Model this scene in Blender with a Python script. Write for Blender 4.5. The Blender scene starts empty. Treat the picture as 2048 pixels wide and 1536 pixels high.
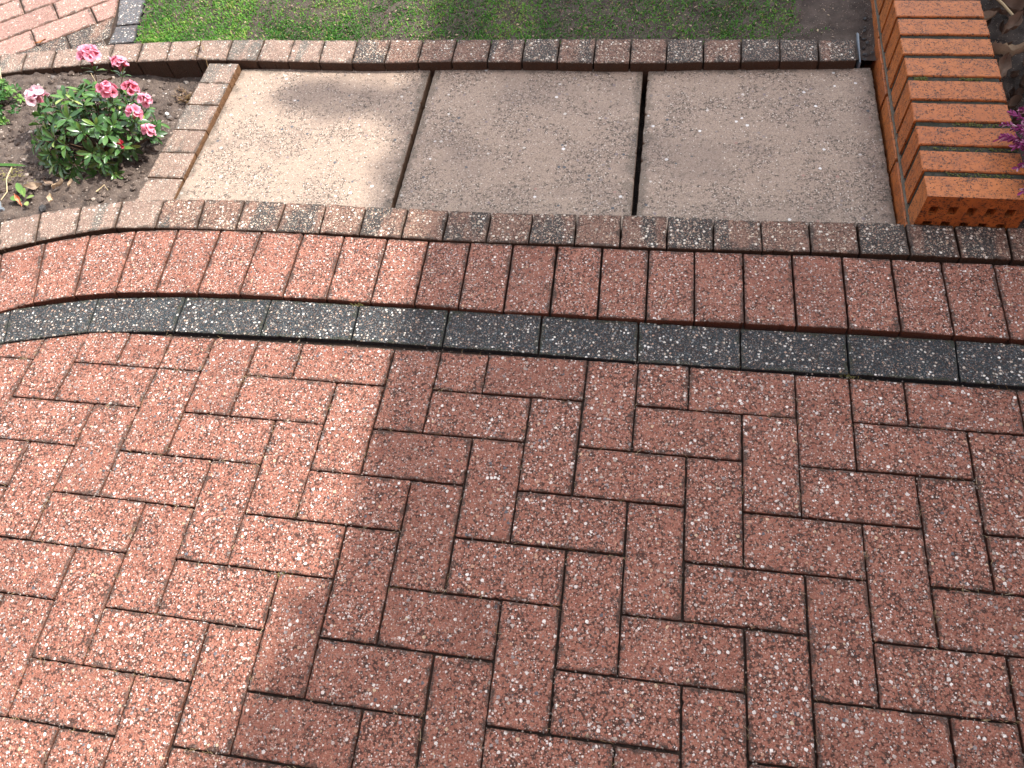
import bpy, math, random
from math import sin, cos, pi, radians, hypot, atan2, sqrt
from mathutils import Vector, Matrix, noise
random.seed(11)
S = bpy.context.scene
COL = S.collection

# ------------------------------------------------------------------ camera
CAM_C = Vector((0.18499, -0.55353, 1.32662))
CAM_R = Vector((0.98627161, 0.14015472, -0.08732104))
CAM_U = Vector((-0.07584395, 0.85419664, 0.51438876))
CAM_F = Vector((-0.14668335, 0.50070426, -0.85309978))
FPX = 1565.128
cd = bpy.data.cameras.new("camera")
cam = bpy.data.objects.new("camera", cd)
COL.objects.link(cam)
m = Matrix((CAM_R, CAM_U, -CAM_F)).transposed().to_4x4()
m.translation = CAM_C
cam.matrix_world = m
cd.sensor_width = 36.0
cd.lens = FPX / 2048.0 * 36.0
cd.clip_start = 0.02
cd.clip_end = 400.0
S.camera = cam

# ------------------------------------------------------------------ light
SUN_EL, SUN_AZ = radians(48), radians(28)          # azimuth measured from +X towards +Y
TO_SUN = Vector((cos(SUN_EL) * cos(SUN_AZ), cos(SUN_EL) * sin(SUN_AZ), sin(SUN_EL)))
W = bpy.data.worlds.new("World")
S.world = W
W.use_nodes = True
wn = W.node_tree
wn.nodes.clear()
sky = wn.nodes.new("ShaderNodeTexSky")
sky.sky_type = 'NISHITA'
sky.sun_disc = False
sky.sun_elevation = SUN_EL
sky.sun_rotation = pi / 2 - SUN_AZ
sky.air_density = 1.0
sky.dust_density = 2.5
sky.ozone_density = 0.6
bg = wn.nodes.new("ShaderNodeBackground")
bg.inputs[1].default_value = 0.15
wo = wn.nodes.new("ShaderNodeOutputWorld")
hsv = wn.nodes.new("ShaderNodeHueSaturation")     # thin bright cloud: the sky light is close to white
hsv.inputs["Saturation"].default_value = 0.38
wn.links.new(sky.outputs[0], hsv.inputs["Color"])
wn.links.new(hsv.outputs[0], bg.inputs[0])
wn.links.new(bg.outputs[0], wo.inputs[0])
sl = bpy.data.lights.new("sun", 'SUN')
sl.energy = 2.25
sl.angle = radians(0.55)
sl.color = (1.0, 0.955, 0.89)
so = bpy.data.objects.new("sun", sl)
so.rotation_euler = (-TO_SUN).to_track_quat('-Z', 'Y').to_euler()
so.location = (6, 3, 8)
COL.objects.link(so)
S.view_settings.view_transform = 'Standard'
S.view_settings.look = 'None'
S.view_settings.exposure = 1.86
S.view_settings.gamma = 1.0
S.cycles.max_bounces = 6
S.cycles.diffuse_bounces = 3

# ------------------------------------------------------------------ shader helpers
class G:
    """small expression builder on a node tree"""
    def __init__(s, name, rough=0.85, spec=0.3):
        s.mat = bpy.data.materials.new(name)
        s.mat.use_nodes = True
        s.nt = s.mat.node_tree
        s.b = s.nt.nodes["Principled BSDF"]
        s.b.inputs["Roughness"].default_value = rough
        s.b.inputs["Specular IOR Level"].default_value = spec
        s._p = None
    def n(s, t, **k):
        x = s.nt.nodes.new(t)
        for a, b in k.items():
            setattr(x, a, b)
        return x
    def put(s, inp, v):
        if isinstance(v, bpy.types.NodeSocket):
            s.nt.links.new(v, inp)
        elif v is not None:
            if hasattr(inp.default_value, "__len__") and not hasattr(v, "__len__"):
                v = (v,) * len(inp.default_value)
            if hasattr(inp.default_value, "__len__") and len(v) == 3 and len(inp.default_value) == 4:
                v = (*v, 1)
            inp.default_value = v
    def pos(s):
        if s._p is None:
            s._p = s.n("ShaderNodeNewGeometry")
        return s._p.outputs["Position"]
    def normal_z(s):
        s.pos()
        x = s.n("ShaderNodeSeparateXYZ")
        s.put(x.inputs[0], s._p.outputs["Normal"])
        return x.outputs[2]
    def m(s, op, a, b=None, c=None):
        x = s.n("ShaderNodeMath", operation=op)
        s.put(x.inputs[0], a); s.put(x.inputs[1], b)
        if c is not None: s.put(x.inputs[2], c)
        return x.outputs[0]
    def v(s, op, a, b=None, scale=None):
        x = s.n("ShaderNodeVectorMath", operation=op)
        s.put(x.inputs[0], a)
        if b is not None: s.put(x.inputs[1], b)
        if scale is not None: s.put(x.inputs["Scale"], scale)
        return x.outputs[0]
    def sep(s, vec):
        x = s.n("ShaderNodeSeparateXYZ"); s.put(x.inputs[0], vec); return x.outputs
    def noise(s, vec, scale, detail=2, rough=0.5, col=False):
        x = s.n("ShaderNodeTexNoise")
        s.put(x.inputs["Vector"], vec)
        x.inputs["Scale"].default_value = scale
        x.inputs["Detail"].default_value = detail
        x.inputs["Roughness"].default_value = rough
        return x.outputs["Color" if col else "Fac"]
    def vor(s, vec, scale, feature='F1'):
        x = s.n("ShaderNodeTexVoronoi", feature=feature)
        s.put(x.inputs["Vector"], vec)
        x.inputs["Scale"].default_value = scale
        return x.outputs
    def ss(s, v, a, b, lo=0.0, hi=1.0):
        x = s.n("ShaderNodeMapRange", interpolation_type='SMOOTHSTEP')
        s.put(x.inputs[0], v)
        x.inputs[1].default_value = min(a, b); x.inputs[2].default_value = max(a, b)
        if a > b: lo, hi = hi, lo
        x.inputs[3].default_value = lo; x.inputs[4].default_value = hi
        return x.outputs[0]
    def mix(s, f, a, b, mode='MIX'):
        x = s.n("ShaderNodeMix", data_type='RGBA', blend_type=mode)
        s.put(x.inputs[0], f); s.put(x.inputs[6], a); s.put(x.inputs[7], b)
        return x.outputs[2]
    def ramp(s, v, stops, const=False):
        x = s.n("ShaderNodeValToRGB")
        if const: x.color_ramp.interpolation = 'CONSTANT'
        e = x.color_ramp.elements
        while len(e) < len(stops): e.new(0.5)
        for q, (p, c) in zip(e, stops):
            q.position = p; q.color = (*c, 1)
        s.put(x.inputs[0], v)
        return x.outputs[0]
    def attr(s, name, t='GEOMETRY'):
        x = s.n("ShaderNodeAttribute", attribute_name=name, attribute_type=t)
        return x.outputs["Fac"]
    def rnd(s):
        return s.n("ShaderNodeObjectInfo").outputs["Random"]
    def bump(s, h, dist=0.002, strength=1.0):
        x = s.n("ShaderNodeBump")
        x.inputs["Strength"].default_value = strength
        x.inputs["Distance"].default_value = dist
        s.put(x.inputs["Height"], h)
        s.put(s.b.inputs["Normal"], x.outputs[0])
    def col(s, c): s.put(s.b.inputs["Base Color"], c)

def aggregate(name, base_a, base_b, fine, coarse, fine_gate=0.40, coarse_gate=0.74,
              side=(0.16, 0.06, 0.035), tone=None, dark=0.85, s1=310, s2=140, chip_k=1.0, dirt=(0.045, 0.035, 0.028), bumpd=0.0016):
    g = G(name, 0.8, 0.35)
    P = g.pos()
    wn_ = g.noise(P, 380, 1, col=True)
    P1 = g.v('ADD', P, g.v('SCALE', g.v('SUBTRACT', wn_, (0.5, 0.5, 0.5)), scale=0.0022))
    # blocks lie near z=0: squash z so chips keep a stable size on the top
    v1 = g.vor(P1, s1)
    v2 = g.vor(g.v('ADD', P1, (3.3, 1.7, 0.4)), s2)
    v3 = g.vor(g.v('ADD', P1, (7.1, 2.9, 0.9)), s1 * 1.9)
    c1, c2, c3 = g.sep(v1["Color"]), g.sep(v2["Color"]), g.sep(v3["Color"])
    v4 = g.vor(g.v('ADD', P1, (9.3, 5.7, 1.4)), s1 * .68)
    c4 = g.sep(v4["Color"])
    jag = g.m('MULTIPLY', g.m('SUBTRACT', g.noise(P, 620, 2, .6), .5), .42)
    d1 = g.m('ADD', v1["Distance"], jag); d2 = g.m('ADD', v2["Distance"], g.m('MULTIPLY', jag, .8)); d4 = g.m('ADD', v4["Distance"], jag)
    rnd = g.rnd()
    big = g.noise(P, 9, 3)
    base = g.mix(g.ss(g.noise(P, 60, 3, .6), .35, .65), base_a, base_b)
    if tone:
        # multi tone blocks: charcoal and buff bands running through the red mix
        t = g.attr("tone", 'OBJECT')
        Pl = g.v('MULTIPLY', P, (19, 4, 4))
        band = g.noise(g.v('ADD', Pl, g.v('SCALE', (1, 1, 1), scale=g.m('MULTIPLY', rnd, 37))), 1.0, 2)
        msk = g.ss(g.m('ADD', band, g.m('MULTIPLY', g.m('SUBTRACT', t, 0.5), 0.55)), .47, .58)
        base = g.mix(msk, base, tone)
    # grain of the sand in the cement
    base = g.mix(g.ss(v3["Distance"], .25, .75, 0, .55), base, g.mix(0.55, base, (0.02, 0.012, 0.01)))
    base = g.mix(g.ss(c3[0], .72, .95, 0, .5), base, (0.42, 0.27, 0.2))
    # pits between the stones
    pit = g.m('MULTIPLY', g.ss(d4, .42, .66), g.ss(g.m('ADD', g.m('ADD', g.noise(P, 150, 2), g.m('MULTIPLY', g.noise(P, 17, 3, .6), .6)), g.m('MULTIPLY', rnd, .12)), .75, .9))
    dens = g.noise(P, 26, 2)
    m1 = g.m('MULTIPLY', g.ss(d1, .46 * chip_k, .37 * chip_k), g.ss(g.m('ADD', c1[1], g.m('MULTIPLY', g.m('SUBTRACT', dens, .5), .8)), fine_gate, fine_gate + .02))
    m2 = g.m('MULTIPLY', g.ss(g.m('ADD', d2, g.m('MULTIPLY', c2[2], .2)), .47, .41), g.ss(g.m('ADD', c2[1], g.m('MULTIPLY', g.m('SUBTRACT', dens, .5), .7)), coarse_gate, coarse_gate + .02))
    m4 = g.m('MULTIPLY', g.ss(g.m('ADD', d4, g.m('MULTIPLY', c4[2], .15)), .45, .37), g.ss(g.m('ADD', c4[1], g.m('MULTIPLY', g.m('SUBTRACT', dens, .5), .8)), fine_gate + .18, fine_gate + .2))
    base = g.mix(g.m('MULTIPLY', pit, dark), base, (0.025, 0.014, 0.011))
    col = g.mix(m1, base, g.ramp(c1[0], fine, True))
    col = g.mix(m4, col, g.ramp(c4[0], [(min(1, a * .93 + .035 * (i % 2)), c) for i, (a, c) in enumerate(fine)], True))
    col = g.mix(m2, col, g.ramp(c2[0], coarse, True))
    # block to block and slow variation
    k = g.m('ADD', g.m('MULTIPLY', rnd, .34), g.m('MULTIPLY', big, .5))
    col = g.mix(1.0, col, g.ramp(k, [(0, (.62, .6, .6)), (.45, (1, 1, 1)), (.85, (1.0, 1.0, 1.0))]), 'MULTIPLY')
    # dirt and algae caught along the arrises and in blotches
    e = g.attr("edge")
    dn = g.noise(P, 38, 4, .7)
    dm = g.m('MULTIPLY', g.ss(g.m('ADD', g.m('MULTIPLY', e, .2), dn), .60, .76), .72)
    col = g.mix(dm, col, dirt)
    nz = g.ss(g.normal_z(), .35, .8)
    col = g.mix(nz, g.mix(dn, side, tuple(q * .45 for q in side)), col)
    g.col(col)
    g.put(g.b.inputs["Roughness"], g.m('SUBTRACT', .85, g.m('MULTIPLY', g.m('MAXIMUM', m1, m2), .25)))
    h = g.m('ADD', g.m('MULTIPLY', m1, .45), g.m('MULTIPLY', m2, .6))
    h = g.m('ADD', h, g.m('MULTIPLY', m4, .45))
    h = g.m('ADD', h, g.m('MULTIPLY', g.ss(v1["Distance"], .3, .8), -.6))
    h = g.m('ADD', h, g.m('MULTIPLY', g.ss(v3["Distance"], .1, .7), -.45))
    h = g.m('ADD', h, g.m('MULTIPLY', g.noise(P, 70, 3, .6), .9))
    g.bump(h, bumpd, .9)
    return g.mat

FINE_RED = [(0, (.38, .16, .115)), (.2, (.25, .09, .062)), (.38, (.45, .26, .2)), (.55, (.5, .36, .3)), (.66, (.24, .16, .135)),
            (.76, (.6, .49, .43)), (.86, (.07, .06, .058)), (.94, (.72, .67, .63))]
COARSE_RED = [(0, (.74, .68, .63)), (.2, (.52, .43, .38)), (.38, (.3, .26, .25)), (.52, (.85, .8, .74)), (.66, (.5, .3, .2)), (.76, (.12, .12, .135)),
              (.84, (.42, .36, .3)), (.93, (.6, .45, .3))]
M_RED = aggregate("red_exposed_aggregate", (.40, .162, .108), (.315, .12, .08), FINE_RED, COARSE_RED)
FINE_DK = [(0, (.07, .085, .095)), (.4, (.045, .052, .06)), (.6, (.14, .15, .15)), (.76, (.24, .21, .18)), (.86, (.4, .37, .33)), (.95, (.3, .2, .14))]
COARSE_DK = [(0, (.72, .68, .6)), (.25, (.5, .42, .34)), (.45, (.34, .31, .29)), (.6, (.82, .8, .75)), (.74, (.5, .33, .24)), (.85, (.22, .24, .24))]
M_DARK = aggregate("charcoal_exposed_aggregate", (.031, .048, .055), (.022, .034, .041), FINE_DK, COARSE_DK, .46, .60,
                   side=(.03, .035, .04), dark=.6, dirt=(.03, .035, .02))
FINE_MIX = [(0, (.38, .24, .17)), (.25, (.3, .17, .12)), (.45, (.46, .36, .27)), (.62, (.56, .47, .37)), (.76, (.2, .18, .15)), (.86, (.66, .58, .47)), (.95, (.09, .09, .085))]
COARSE_MIX = [(0, (.74, .67, .57)), (.3, (.55, .46, .36)), (.5, (.36, .32, .27)), (.68, (.8, .76, .68)), (.84, (.48, .34, .24))]
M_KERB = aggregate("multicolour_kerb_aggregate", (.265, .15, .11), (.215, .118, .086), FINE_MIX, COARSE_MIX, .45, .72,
                   side=(.085, .045, .026), tone=(.062, .065, .063), dark=.7)  # side colour darkened to stand for shade on the kerb fronts
FINE_BUFF = [(0, (.42, .28, .21)), (.25, (.36, .22, .165)), (.45, (.48, .38, .3)), (.66, (.54, .46, .38)), (.8, (.26, .22, .19)), (.9, (.6, .55, .47))]
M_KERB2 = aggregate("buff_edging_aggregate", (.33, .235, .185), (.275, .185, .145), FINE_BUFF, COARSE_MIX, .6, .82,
                    side=(.09, .05, .03), tone=(.16, .15, .13), dark=.35)  # dark side colour again: shade of the front faces painted in
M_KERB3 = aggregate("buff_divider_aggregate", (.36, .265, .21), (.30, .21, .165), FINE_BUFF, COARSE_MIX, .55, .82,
                    side=(.2, .10, .045), tone=(.2, .18, .155), dark=.3)  # lighter sides: the divider's sunlit face is put into the colour
FINE_SLAB = [(0, (.4,.31,.255)), (.3, (.34,.255,.205)), (.55, (.48,.41,.35)), (.72, (.25,.2,.17)), (.84, (.62,.56,.49)), (.93, (.13, .11, .1))]
COARSE_SLAB = [(0, (.55, .5, .45)), (.16, (.2, .16, .16)), (.36, (.09, .095, .105)), (.58, (.33, .2, .16)), (.7, (.7, .68, .66)), (.82, (.24, .2, .18))]

def slab_mat():
    g = G("pink_beige_concrete", 0.75, 0.35)
    P = g.pos()
    wn_ = g.noise(P, 380, 1, col=True)
    P1 = g.v('ADD', P, g.v('SCALE', g.v('SUBTRACT', wn_, (0.5, 0.5, 0.5)), scale=0.0026))
    v1 = g.vor(P1, 230); v2 = g.vor(g.v('ADD', P1, (1.3, 4.1, .2)), 78); v3 = g.vor(g.v('ADD', P1, (5, 2, .2)), 420)
    c1, c2 = g.sep(v1["Color"]), g.sep(v2["Color"])
    base = g.mix(g.noise(P, 7, 4), (.39, .298, .228), (.325, .245, .19))
    base = g.mix(g.ss(v3["Distance"], .3, .8, 0, .6), base, (.16, .115, .085))
    dens = g.noise(P, 11, 3)
    worn = g.ss(dens, .38, .62)                    # where the paste has worn and the stones show
    m1 = g.m('MULTIPLY', g.ss(v1["Distance"], .42, .32), g.ss(g.m('ADD', c1[1], g.m('MULTIPLY', worn, .3)), .62, .66))
    m2 = g.m('MULTIPLY', g.ss(g.m('ADD', v2["Distance"], g.m('MULTIPLY', c2[2], .25)), .42, .38), g.ss(g.m('ADD', c2[1], g.m('MULTIPLY', worn, .05)), .955, .96))
    pit = g.m('MULTIPLY', g.ss(v1["Distance"], .42, .72), g.ss(g.m('ADD', g.noise(P, 90, 2), g.m('MULTIPLY', worn, .16)), .54, .70))
    col = g.mix(m1, base, g.ramp(c1[0], FINE_SLAB, True))
    col = g.mix(g.m('MULTIPLY', pit, .9), col, (.07, .055, .045))
    # dark lichen spots and grime
    sp = g.m('MULTIPLY', g.ss(g.noise(P, 62, 5, .8), .56, .66), g.ss(g.noise(P, 5, 3), .40, .60))
    col = g.mix(g.m('MULTIPLY', sp, .8), col, (.065, .055, .045))
    col = g.mix(m2, col, g.ramp(c2[0], COARSE_SLAB, True))
    wet = g.m('MULTIPLY', g.ss(g.noise(g.v('MULTIPLY', P, (1, 1.7, 1)), 3.4, 5, .6),   .48, .62), .6)
    col = g.mix(wet, col, g.mix(.5, col, (.16, .12, .10)))
    e = g.attr("edge")
    col = g.mix(g.m('MULTIPLY', g.ss(g.m('ADD', g.m('MULTIPLY', e, .35), g.noise(P, 30, 4, .7)), .62, .85), .55), col, (.07, .06, .045))
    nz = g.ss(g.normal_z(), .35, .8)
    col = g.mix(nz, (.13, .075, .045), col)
    g.col(col)
    h = g.m('ADD', g.m('MULTIPLY', m1, .3), g.m('MULTIPLY', m2, .2))
    h = g.m('ADD', h, g.m('MULTIPLY', pit, -.8))
    h = g.m('ADD', h, g.m('MULTIPLY', g.noise(P, 190, 4, .7), .9))
    g.bump(h, .0011, .8)
    return g.mat
M_SLAB = slab_mat()

def brick_mat():
    g = G("orange_wirecut_brick", 0.55, 0.4)
    P = g.pos()
    r = g.attr("tint")
    base = g.mix(r, (.385, .105, .022), (.46, .145, .034))
    base = g.mix(g.ss(g.noise(P, 32, 5, .7), .42, .7, 0, .55), base, (.24, .068, .022))
    # short drag marks and pits
    wrp = g.v('ADD', g.v('MULTIPLY', P, (1, 1.25, 1.25)), g.v('SCALE', g.noise(P, 170, 3, col=True), scale=.012))
    v = g.vor(wrp, 205)
    c = g.sep(v["Color"])
    dens = g.noise(P, 22, 3)
    pit = g.m('MULTIPLY', g.ss(g.m('ADD', v["Distance"], g.m('MULTIPLY', g.m('SUBTRACT', g.noise(P, 500, 2), .5), .6)), .42, .32), g.ss(g.m('ADD', c[0], g.m('MULTIPLY', g.m('SUBTRACT', dens, .5), 1.6)), .56, .62))
    v2 = g.vor(g.v('ADD', wrp, (2, 1, 4)), 95, 'DISTANCE_TO_EDGE')
    crack = g.m('MULTIPLY', g.ss(v2["Distance"], .05, .01), g.ss(g.noise(P, 85, 2), .56, .66))
    pit = g.m('MAXIMUM', pit, crack)
    col = g.mix(g.m('MULTIPLY', pit, .92), base, (.03, .012, .008))
    soot = g.ss(g.noise(P, 90, 6, .8), .545, .66)
    col = g.mix(g.m('MULTIPLY', soot, .7), col, (.05, .03, .02))
    blot = g.m('MULTIPLY', g.ss(g.noise(P, 230, 4, .75), .51, .59), g.ss(g.noise(P, 40, 3, .6), .45, .57))
    col = g.mix(g.m('MULTIPLY', blot, .85), col, (.035, .018, .012))
    g.col(col)
    h = g.m('ADD', g.m('MULTIPLY', pit, -1.0), g.m('MULTIPLY', g.noise(P, 260, 3, .7), .5))
    g.bump(h, .0014, .8)
    return g.mat
M_BRICK = brick_mat()

def simple(name, a, b, scale, rough=.8, bumpd=.001, spec=.3, detail=4, attr=None, hue=None, trans=0):
    g = G(name, rough, spec)
    P = g.pos()
    f = g.ss(g.noise(P, scale, detail, .65), .3, .7)
    col = g.mix(f, a, b)
    if attr: col = g.mix(g.attr(attr), col, hue)
    g.col(col)
    if bumpd: g.bump(g.noise(P, scale * 4, 3, .6), bumpd, .8)
    if trans:
        t = g.n("ShaderNodeBsdfTranslucent"); g.put(t.inputs[0], col)
        mx = g.n("ShaderNodeMixShader"); mx.inputs[0].default_value = trans
        g.nt.links.new(g.b.outputs[0], mx.inputs[1]); g.nt.links.new(t.outputs[0], mx.inputs[2])
        out = [n for n in g.nt.nodes if n.type == 'OUTPUT_MATERIAL'][0]
        g.nt.links.new(mx.outputs[0], out.inputs[0])
    return g.mat
M_MORTAR = simple("mossy_grey_mortar", (.045, .043, .033), (.016, .02, .012), 70, .8, .002)
M_MORTAR_PALE = simple("grey_bed_mortar", (.2, .18, .15), (.1, .085, .06), 60, .85, .002)
M_SAND = simple("dark_joint_sand", (.052, .034, .025), (.024, .017, .013), 120, .95, .002)
M_JOINT_MOSS = simple("moss", (.05, .075, .012), (.12, .12, .03), 200, .9, .001, attr="tint", hue=(.2, .17, .07))

def soil_mat(name, k=1.0, wet=.85):
    g = G(name, wet, .3)
    P = g.pos()
    f = g.noise(P, 22, 5, .65)
    col = g.ramp(f, [(.25, (.036 * k, .026 * k, .021 * k)), (.5, (.095 * k, .07 * k, .057 * k)), (.78, (.175 * k, .135 * k, .11 * k))])
    v = g.vor(P, 300); c = g.sep(v["Color"])
    msk = g.m('MULTIPLY', g.ss(v["Distance"], .36, .24), g.ss(c[0], .86, .88))
    col = g.mix(msk, col, g.ramp(c[1], [(0, (.3, .22, .16)), (.5, (.42, .35, .28)), (.8, (.12, .08, .06))], True))
    g.col(col)
    h = g.m('ADD', g.noise(P, 160, 5, .75), g.m('MULTIPLY', g.ss(v["Distance"], .1, .7), -.3))
    g.bump(h, .005, .9)
    return g.mat
M_SOIL = soil_mat("bed_soil")
M_SOIL_D = soil_mat("damp_dark_soil", .4, .7)
M_EARTH = soil_mat("lawn_earth", .75)

def grass_mat():
    g = G("grass_blades", .6, .3)
    r = g.attr("tint")
    col = g.ramp(r, [(0, (.026, .075, .012)), (.35, (.06, .2, .022)), (.62, (.12, .31, .035)), (.8, (.27, .38, .07)), (.93, (.3, .26, .1)), (1, (.34, .26, .13))])
    g.col(col)
    t = g.n("ShaderNodeBsdfTranslucent"); g.put(t.inputs[0], col)
    mx = g.n("ShaderNodeMixShader"); mx.inputs[0].default_value = .3
    g.nt.links.new(g.b.outputs[0], mx.inputs[1]); g.nt.links.new(t.outputs[0], mx.inputs[2])
    out = [n for n in g.nt.nodes if n.type == 'OUTPUT_MATERIAL'][0]
    g.nt.links.new(mx.outputs[0], out.inputs[0])
    return g.mat
M_GRASS = grass_mat()

def ramp_mat(name, stops, rough, spec, trans=0, attr="tint", bumpn=None):
    g = G(name, rough, spec)
    col = g.ramp(g.attr(attr), stops)
    P = g.pos()
    col = g.mix(g.ss(g.noise(P, 240, 3), .3, .75, 0, .35), col, g.mix(.6, col, (.02, .02, .01)))
    g.col(col)
    if bumpn: g.bump(g.noise(P, bumpn, 3), .001, .6)
    if trans:
        t = g.n("ShaderNodeBsdfTranslucent"); g.put(t.inputs[0], col)
        mx = g.n("ShaderNodeMixShader"); mx.inputs[0].default_value = trans
        g.nt.links.new(g.b.outputs[0], mx.inputs[1]); g.nt.links.new(t.outputs[0], mx.inputs[2])
        out = [n for n in g.nt.nodes if n.type == 'OUTPUT_MATERIAL'][0]
        g.nt.links.new(mx.outputs[0], out.inputs[0])
    return g.mat
M_LEAF = ramp_mat("glossy_evergreen_leaf", [(0, (.02, .055, .018)), (.5, (.05, .13, .032)), (.85, (.11, .22, .045)), (1, (.26, .34, .07))], .27, .55, .12)
M_PETAL = ramp_mat("pink_petal", [(0, (.55, .03, .045)), (.3, (.72, .11, .17)), (.62, (.82, .26, .38)), (.88, (.88, .45, .56)), (1, (.93, .68, .75))], .55, .3, .3)
M_BARK = simple("brown_stem", (.12, .07, .04), (.06, .035, .02), 150, .8, .001)
M_FERN = ramp_mat("curly_green_leaf", [(0, (.015, .06, .012)), (.5, (.045, .15, .03)), (1, (.16, .3, .06))], .5, .4, .2)
M_HEATH = ramp_mat("purple_heather_bell", [(0, (.1, .01, .05)), (.45, (.28, .025, .17)), (.8, (.45, .12, .33)), (1, (.62, .42, .5))], .5, .4, .2)
M_DEAD = ramp_mat("dead_leaf", [(0, (.05, .03, .022)), (.35, (.16, .1, .07)), (.7, (.32, .23, .17)), (1, (.5, .38, .25))], .7, .3, .15, bumpn=200)
M_STRAW = ramp_mat("dry_straw", [(0, (.16, .09, .04)), (.5, (.36, .25, .12)), (1, (.58, .48, .3))], .7, .3)
M_STONE = ramp_mat("small_stone", [(0, (.1, .09, .085)), (.4, (.3, .24, .2)), (.7, (.45, .36, .28)), (1, (.8, .78, .74))], .6, .4)
M_PLAST_K = simple("black_plastic", (.02, .022, .03), (.03, .03, .04), 80, .4, 0)
M_PLAST_G = simple("pale_blue_grey_plastic", (.24, .27, .30), (.17, .2, .23), 80, .45, 0)
M_SLATE = simple("slate_grey", (.05, .048, .05), (.03, .03, .03), 60, .6, .002)

# ------------------------------------------------------------------ mesh helpers
class MB:
    def __init__(s): s.v = []; s.f = []; s.t = []
    def add(s, vs, fs, t=0.5):
        o = len(s.v)
        s.v += [tuple(q) for q in vs]
        s.f += [tuple(i + o for i in f) for f in fs]
        s.t += list(t) if hasattr(t, "__len__") else [t] * len(vs)
    def box(s, x0, x1, y0, y1, z0, z1, t=.5):
        s.add([(x0, y0, z0), (x1, y0, z0), (x1, y1, z0), (x0, y1, z0), (x0, y0, z1), (x1, y0, z1), (x1, y1, z1), (x0, y1, z1)],
              [(0, 3, 2, 1), (4, 5, 6, 7), (0, 1, 5, 4), (1, 2, 6, 5), (2, 3, 7, 6), (3, 0, 4, 7)], t)
    def tube(s, pts, r, n=6, t=.5, taper=1.0):
        pts = [Vector(p) for p in pts]
        rings = []
        for i, p in enumerate(pts):
            d = (pts[min(i + 1, len(pts) - 1)] - pts[max(i - 1, 0)]).normalized()
            a = d.orthogonal().normalized(); b = d.cross(a)
            k = r * (1 + (taper - 1) * i / max(1, len(pts) - 1))
            rings.append([p + (a * cos(2 * pi * j / n) + b * sin(2 * pi * j / n)) * k for j in range(n)])
        vs = [q for R in rings for q in R]
        fs = []
        for i in range(len(pts) - 1):
            for j in range(n):
                fs.append((i * n + j, i * n + (j + 1) % n, (i + 1) * n + (j + 1) % n, (i + 1) * n + j))
        fs.append(tuple(range(n - 1, -1, -1))); fs.append(tuple((len(pts) - 1) * n + j for j in range(n)))
        s.add(vs, fs, t)
    def leaf(s, base, d, up, L, w, t=.5, curl=.25, fold=.18, n=4, wob=0.0):
        d = d.normalized(); side = d.cross(up)
        if side.length < 1e-4: side = d.orthogonal()
        side.normalize(); nn = side.cross(d)
        vs = []
        for i in range(n + 1):
            u = i / n
            prof = (sin(pi * min(1, u * .92 + .04)) ** .75) * (0.55 + .6 * u if u < .75 else 1.0)
            hw = w * .5 * prof
            c = base + d * (L * u) - nn * (curl * L * u * u)
            wz = wob * L * random.uniform(-1, 1)
            vs += [c - side * hw + nn * (fold * hw * 2 + wz), c, c + side * hw + nn * (fold * hw * 2 - wz)]
        fs = []
        for i in range(n):
            a = i * 3
            fs += [(a, a + 1, a + 4, a + 3), (a + 1, a + 2, a + 5, a + 4)]
        s.add(vs, fs, t)
    def blob(s, c, r, t=.5, sq=(1, 1, .7), rough=.25):
        X = .525731; Z = .850651
        iv = [(-X, 0, Z), (X, 0, Z), (-X, 0, -Z), (X, 0, -Z), (0, Z, X), (0, Z, -X), (0, -Z, X), (0, -Z, -X), (Z, X, 0), (-Z, X, 0), (Z, -X, 0), (-Z, -X, 0)]
        fi = [(0, 1, 4), (0, 4, 9), (9, 4, 5), (4, 8, 5), (4, 1, 8), (8, 1, 10), (8, 10, 3), (5, 8, 3), (5, 3, 2), (2, 3, 7), (7, 3, 10), (7, 10, 6), (7, 6, 11), (11, 6, 0), (0, 6, 1), (6, 10, 1), (9, 11, 0), (9, 2, 11), (9, 5, 2), (7, 11, 2)]
        a = random.uniform(0, pi)
        vs = []
        for q in iv:
            k = r * (1 + random.uniform(-rough, rough))
            x, y, z = q[0] * k * sq[0], q[1] * k * sq[1], q[2] * k * sq[2]
            vs.append((c[0] + x * cos(a) - y * sin(a), c[1] + x * sin(a) + y * cos(a), c[2] + z))
        s.add(vs, fi, t)
    def build(s, name, mat, parent=None, loc=None, smooth=False):
        me = bpy.data.meshes.new(name)
        if loc is not None:
            me.from_pydata([(a - loc[0], b - loc[1], c - loc[2]) for a, b, c in s.v], [], s.f)
        else:
            me.from_pydata(s.v, [], s.f)
        at = me.attributes.new("tint", 'FLOAT', 'POINT')
        at.data.foreach_set("value", s.t)
        if smooth: me.polygons.foreach_set("use_smooth", [True] * len(me.polygons))
        me.materials.append(mat)
        me.update()
        o = bpy.data.objects.new(name, me)
        COL.objects.link(o)
        if loc is not None: o.location = loc
        if parent is not None:
            o.parent = parent
            if loc is not None: o.location = Vector(loc) - parent.location
            else: o.matrix_parent_inverse = Matrix.Translation(-parent.location)
        return o

def tag(o, label=None, cat=None, group=None, kind=None):
    if label: o["label"] = label
    if cat: o["category"] = cat
    if group: o["group"] = group
    if kind: o["kind"] = kind
    return o
def empty(name, loc):
    o = bpy.data.objects.new(name, None); o.location = loc; o.empty_display_size = .05
    COL.objects.link(o)
    return o
ORD = "zero first second third fourth fifth sixth seventh eighth ninth tenth eleventh twelfth thirteenth fourteenth fifteenth sixteenth seventeenth eighteenth nineteenth twentieth".split()
ORD += ["twenty-" + w for w in ORD[1:10]]

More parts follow.
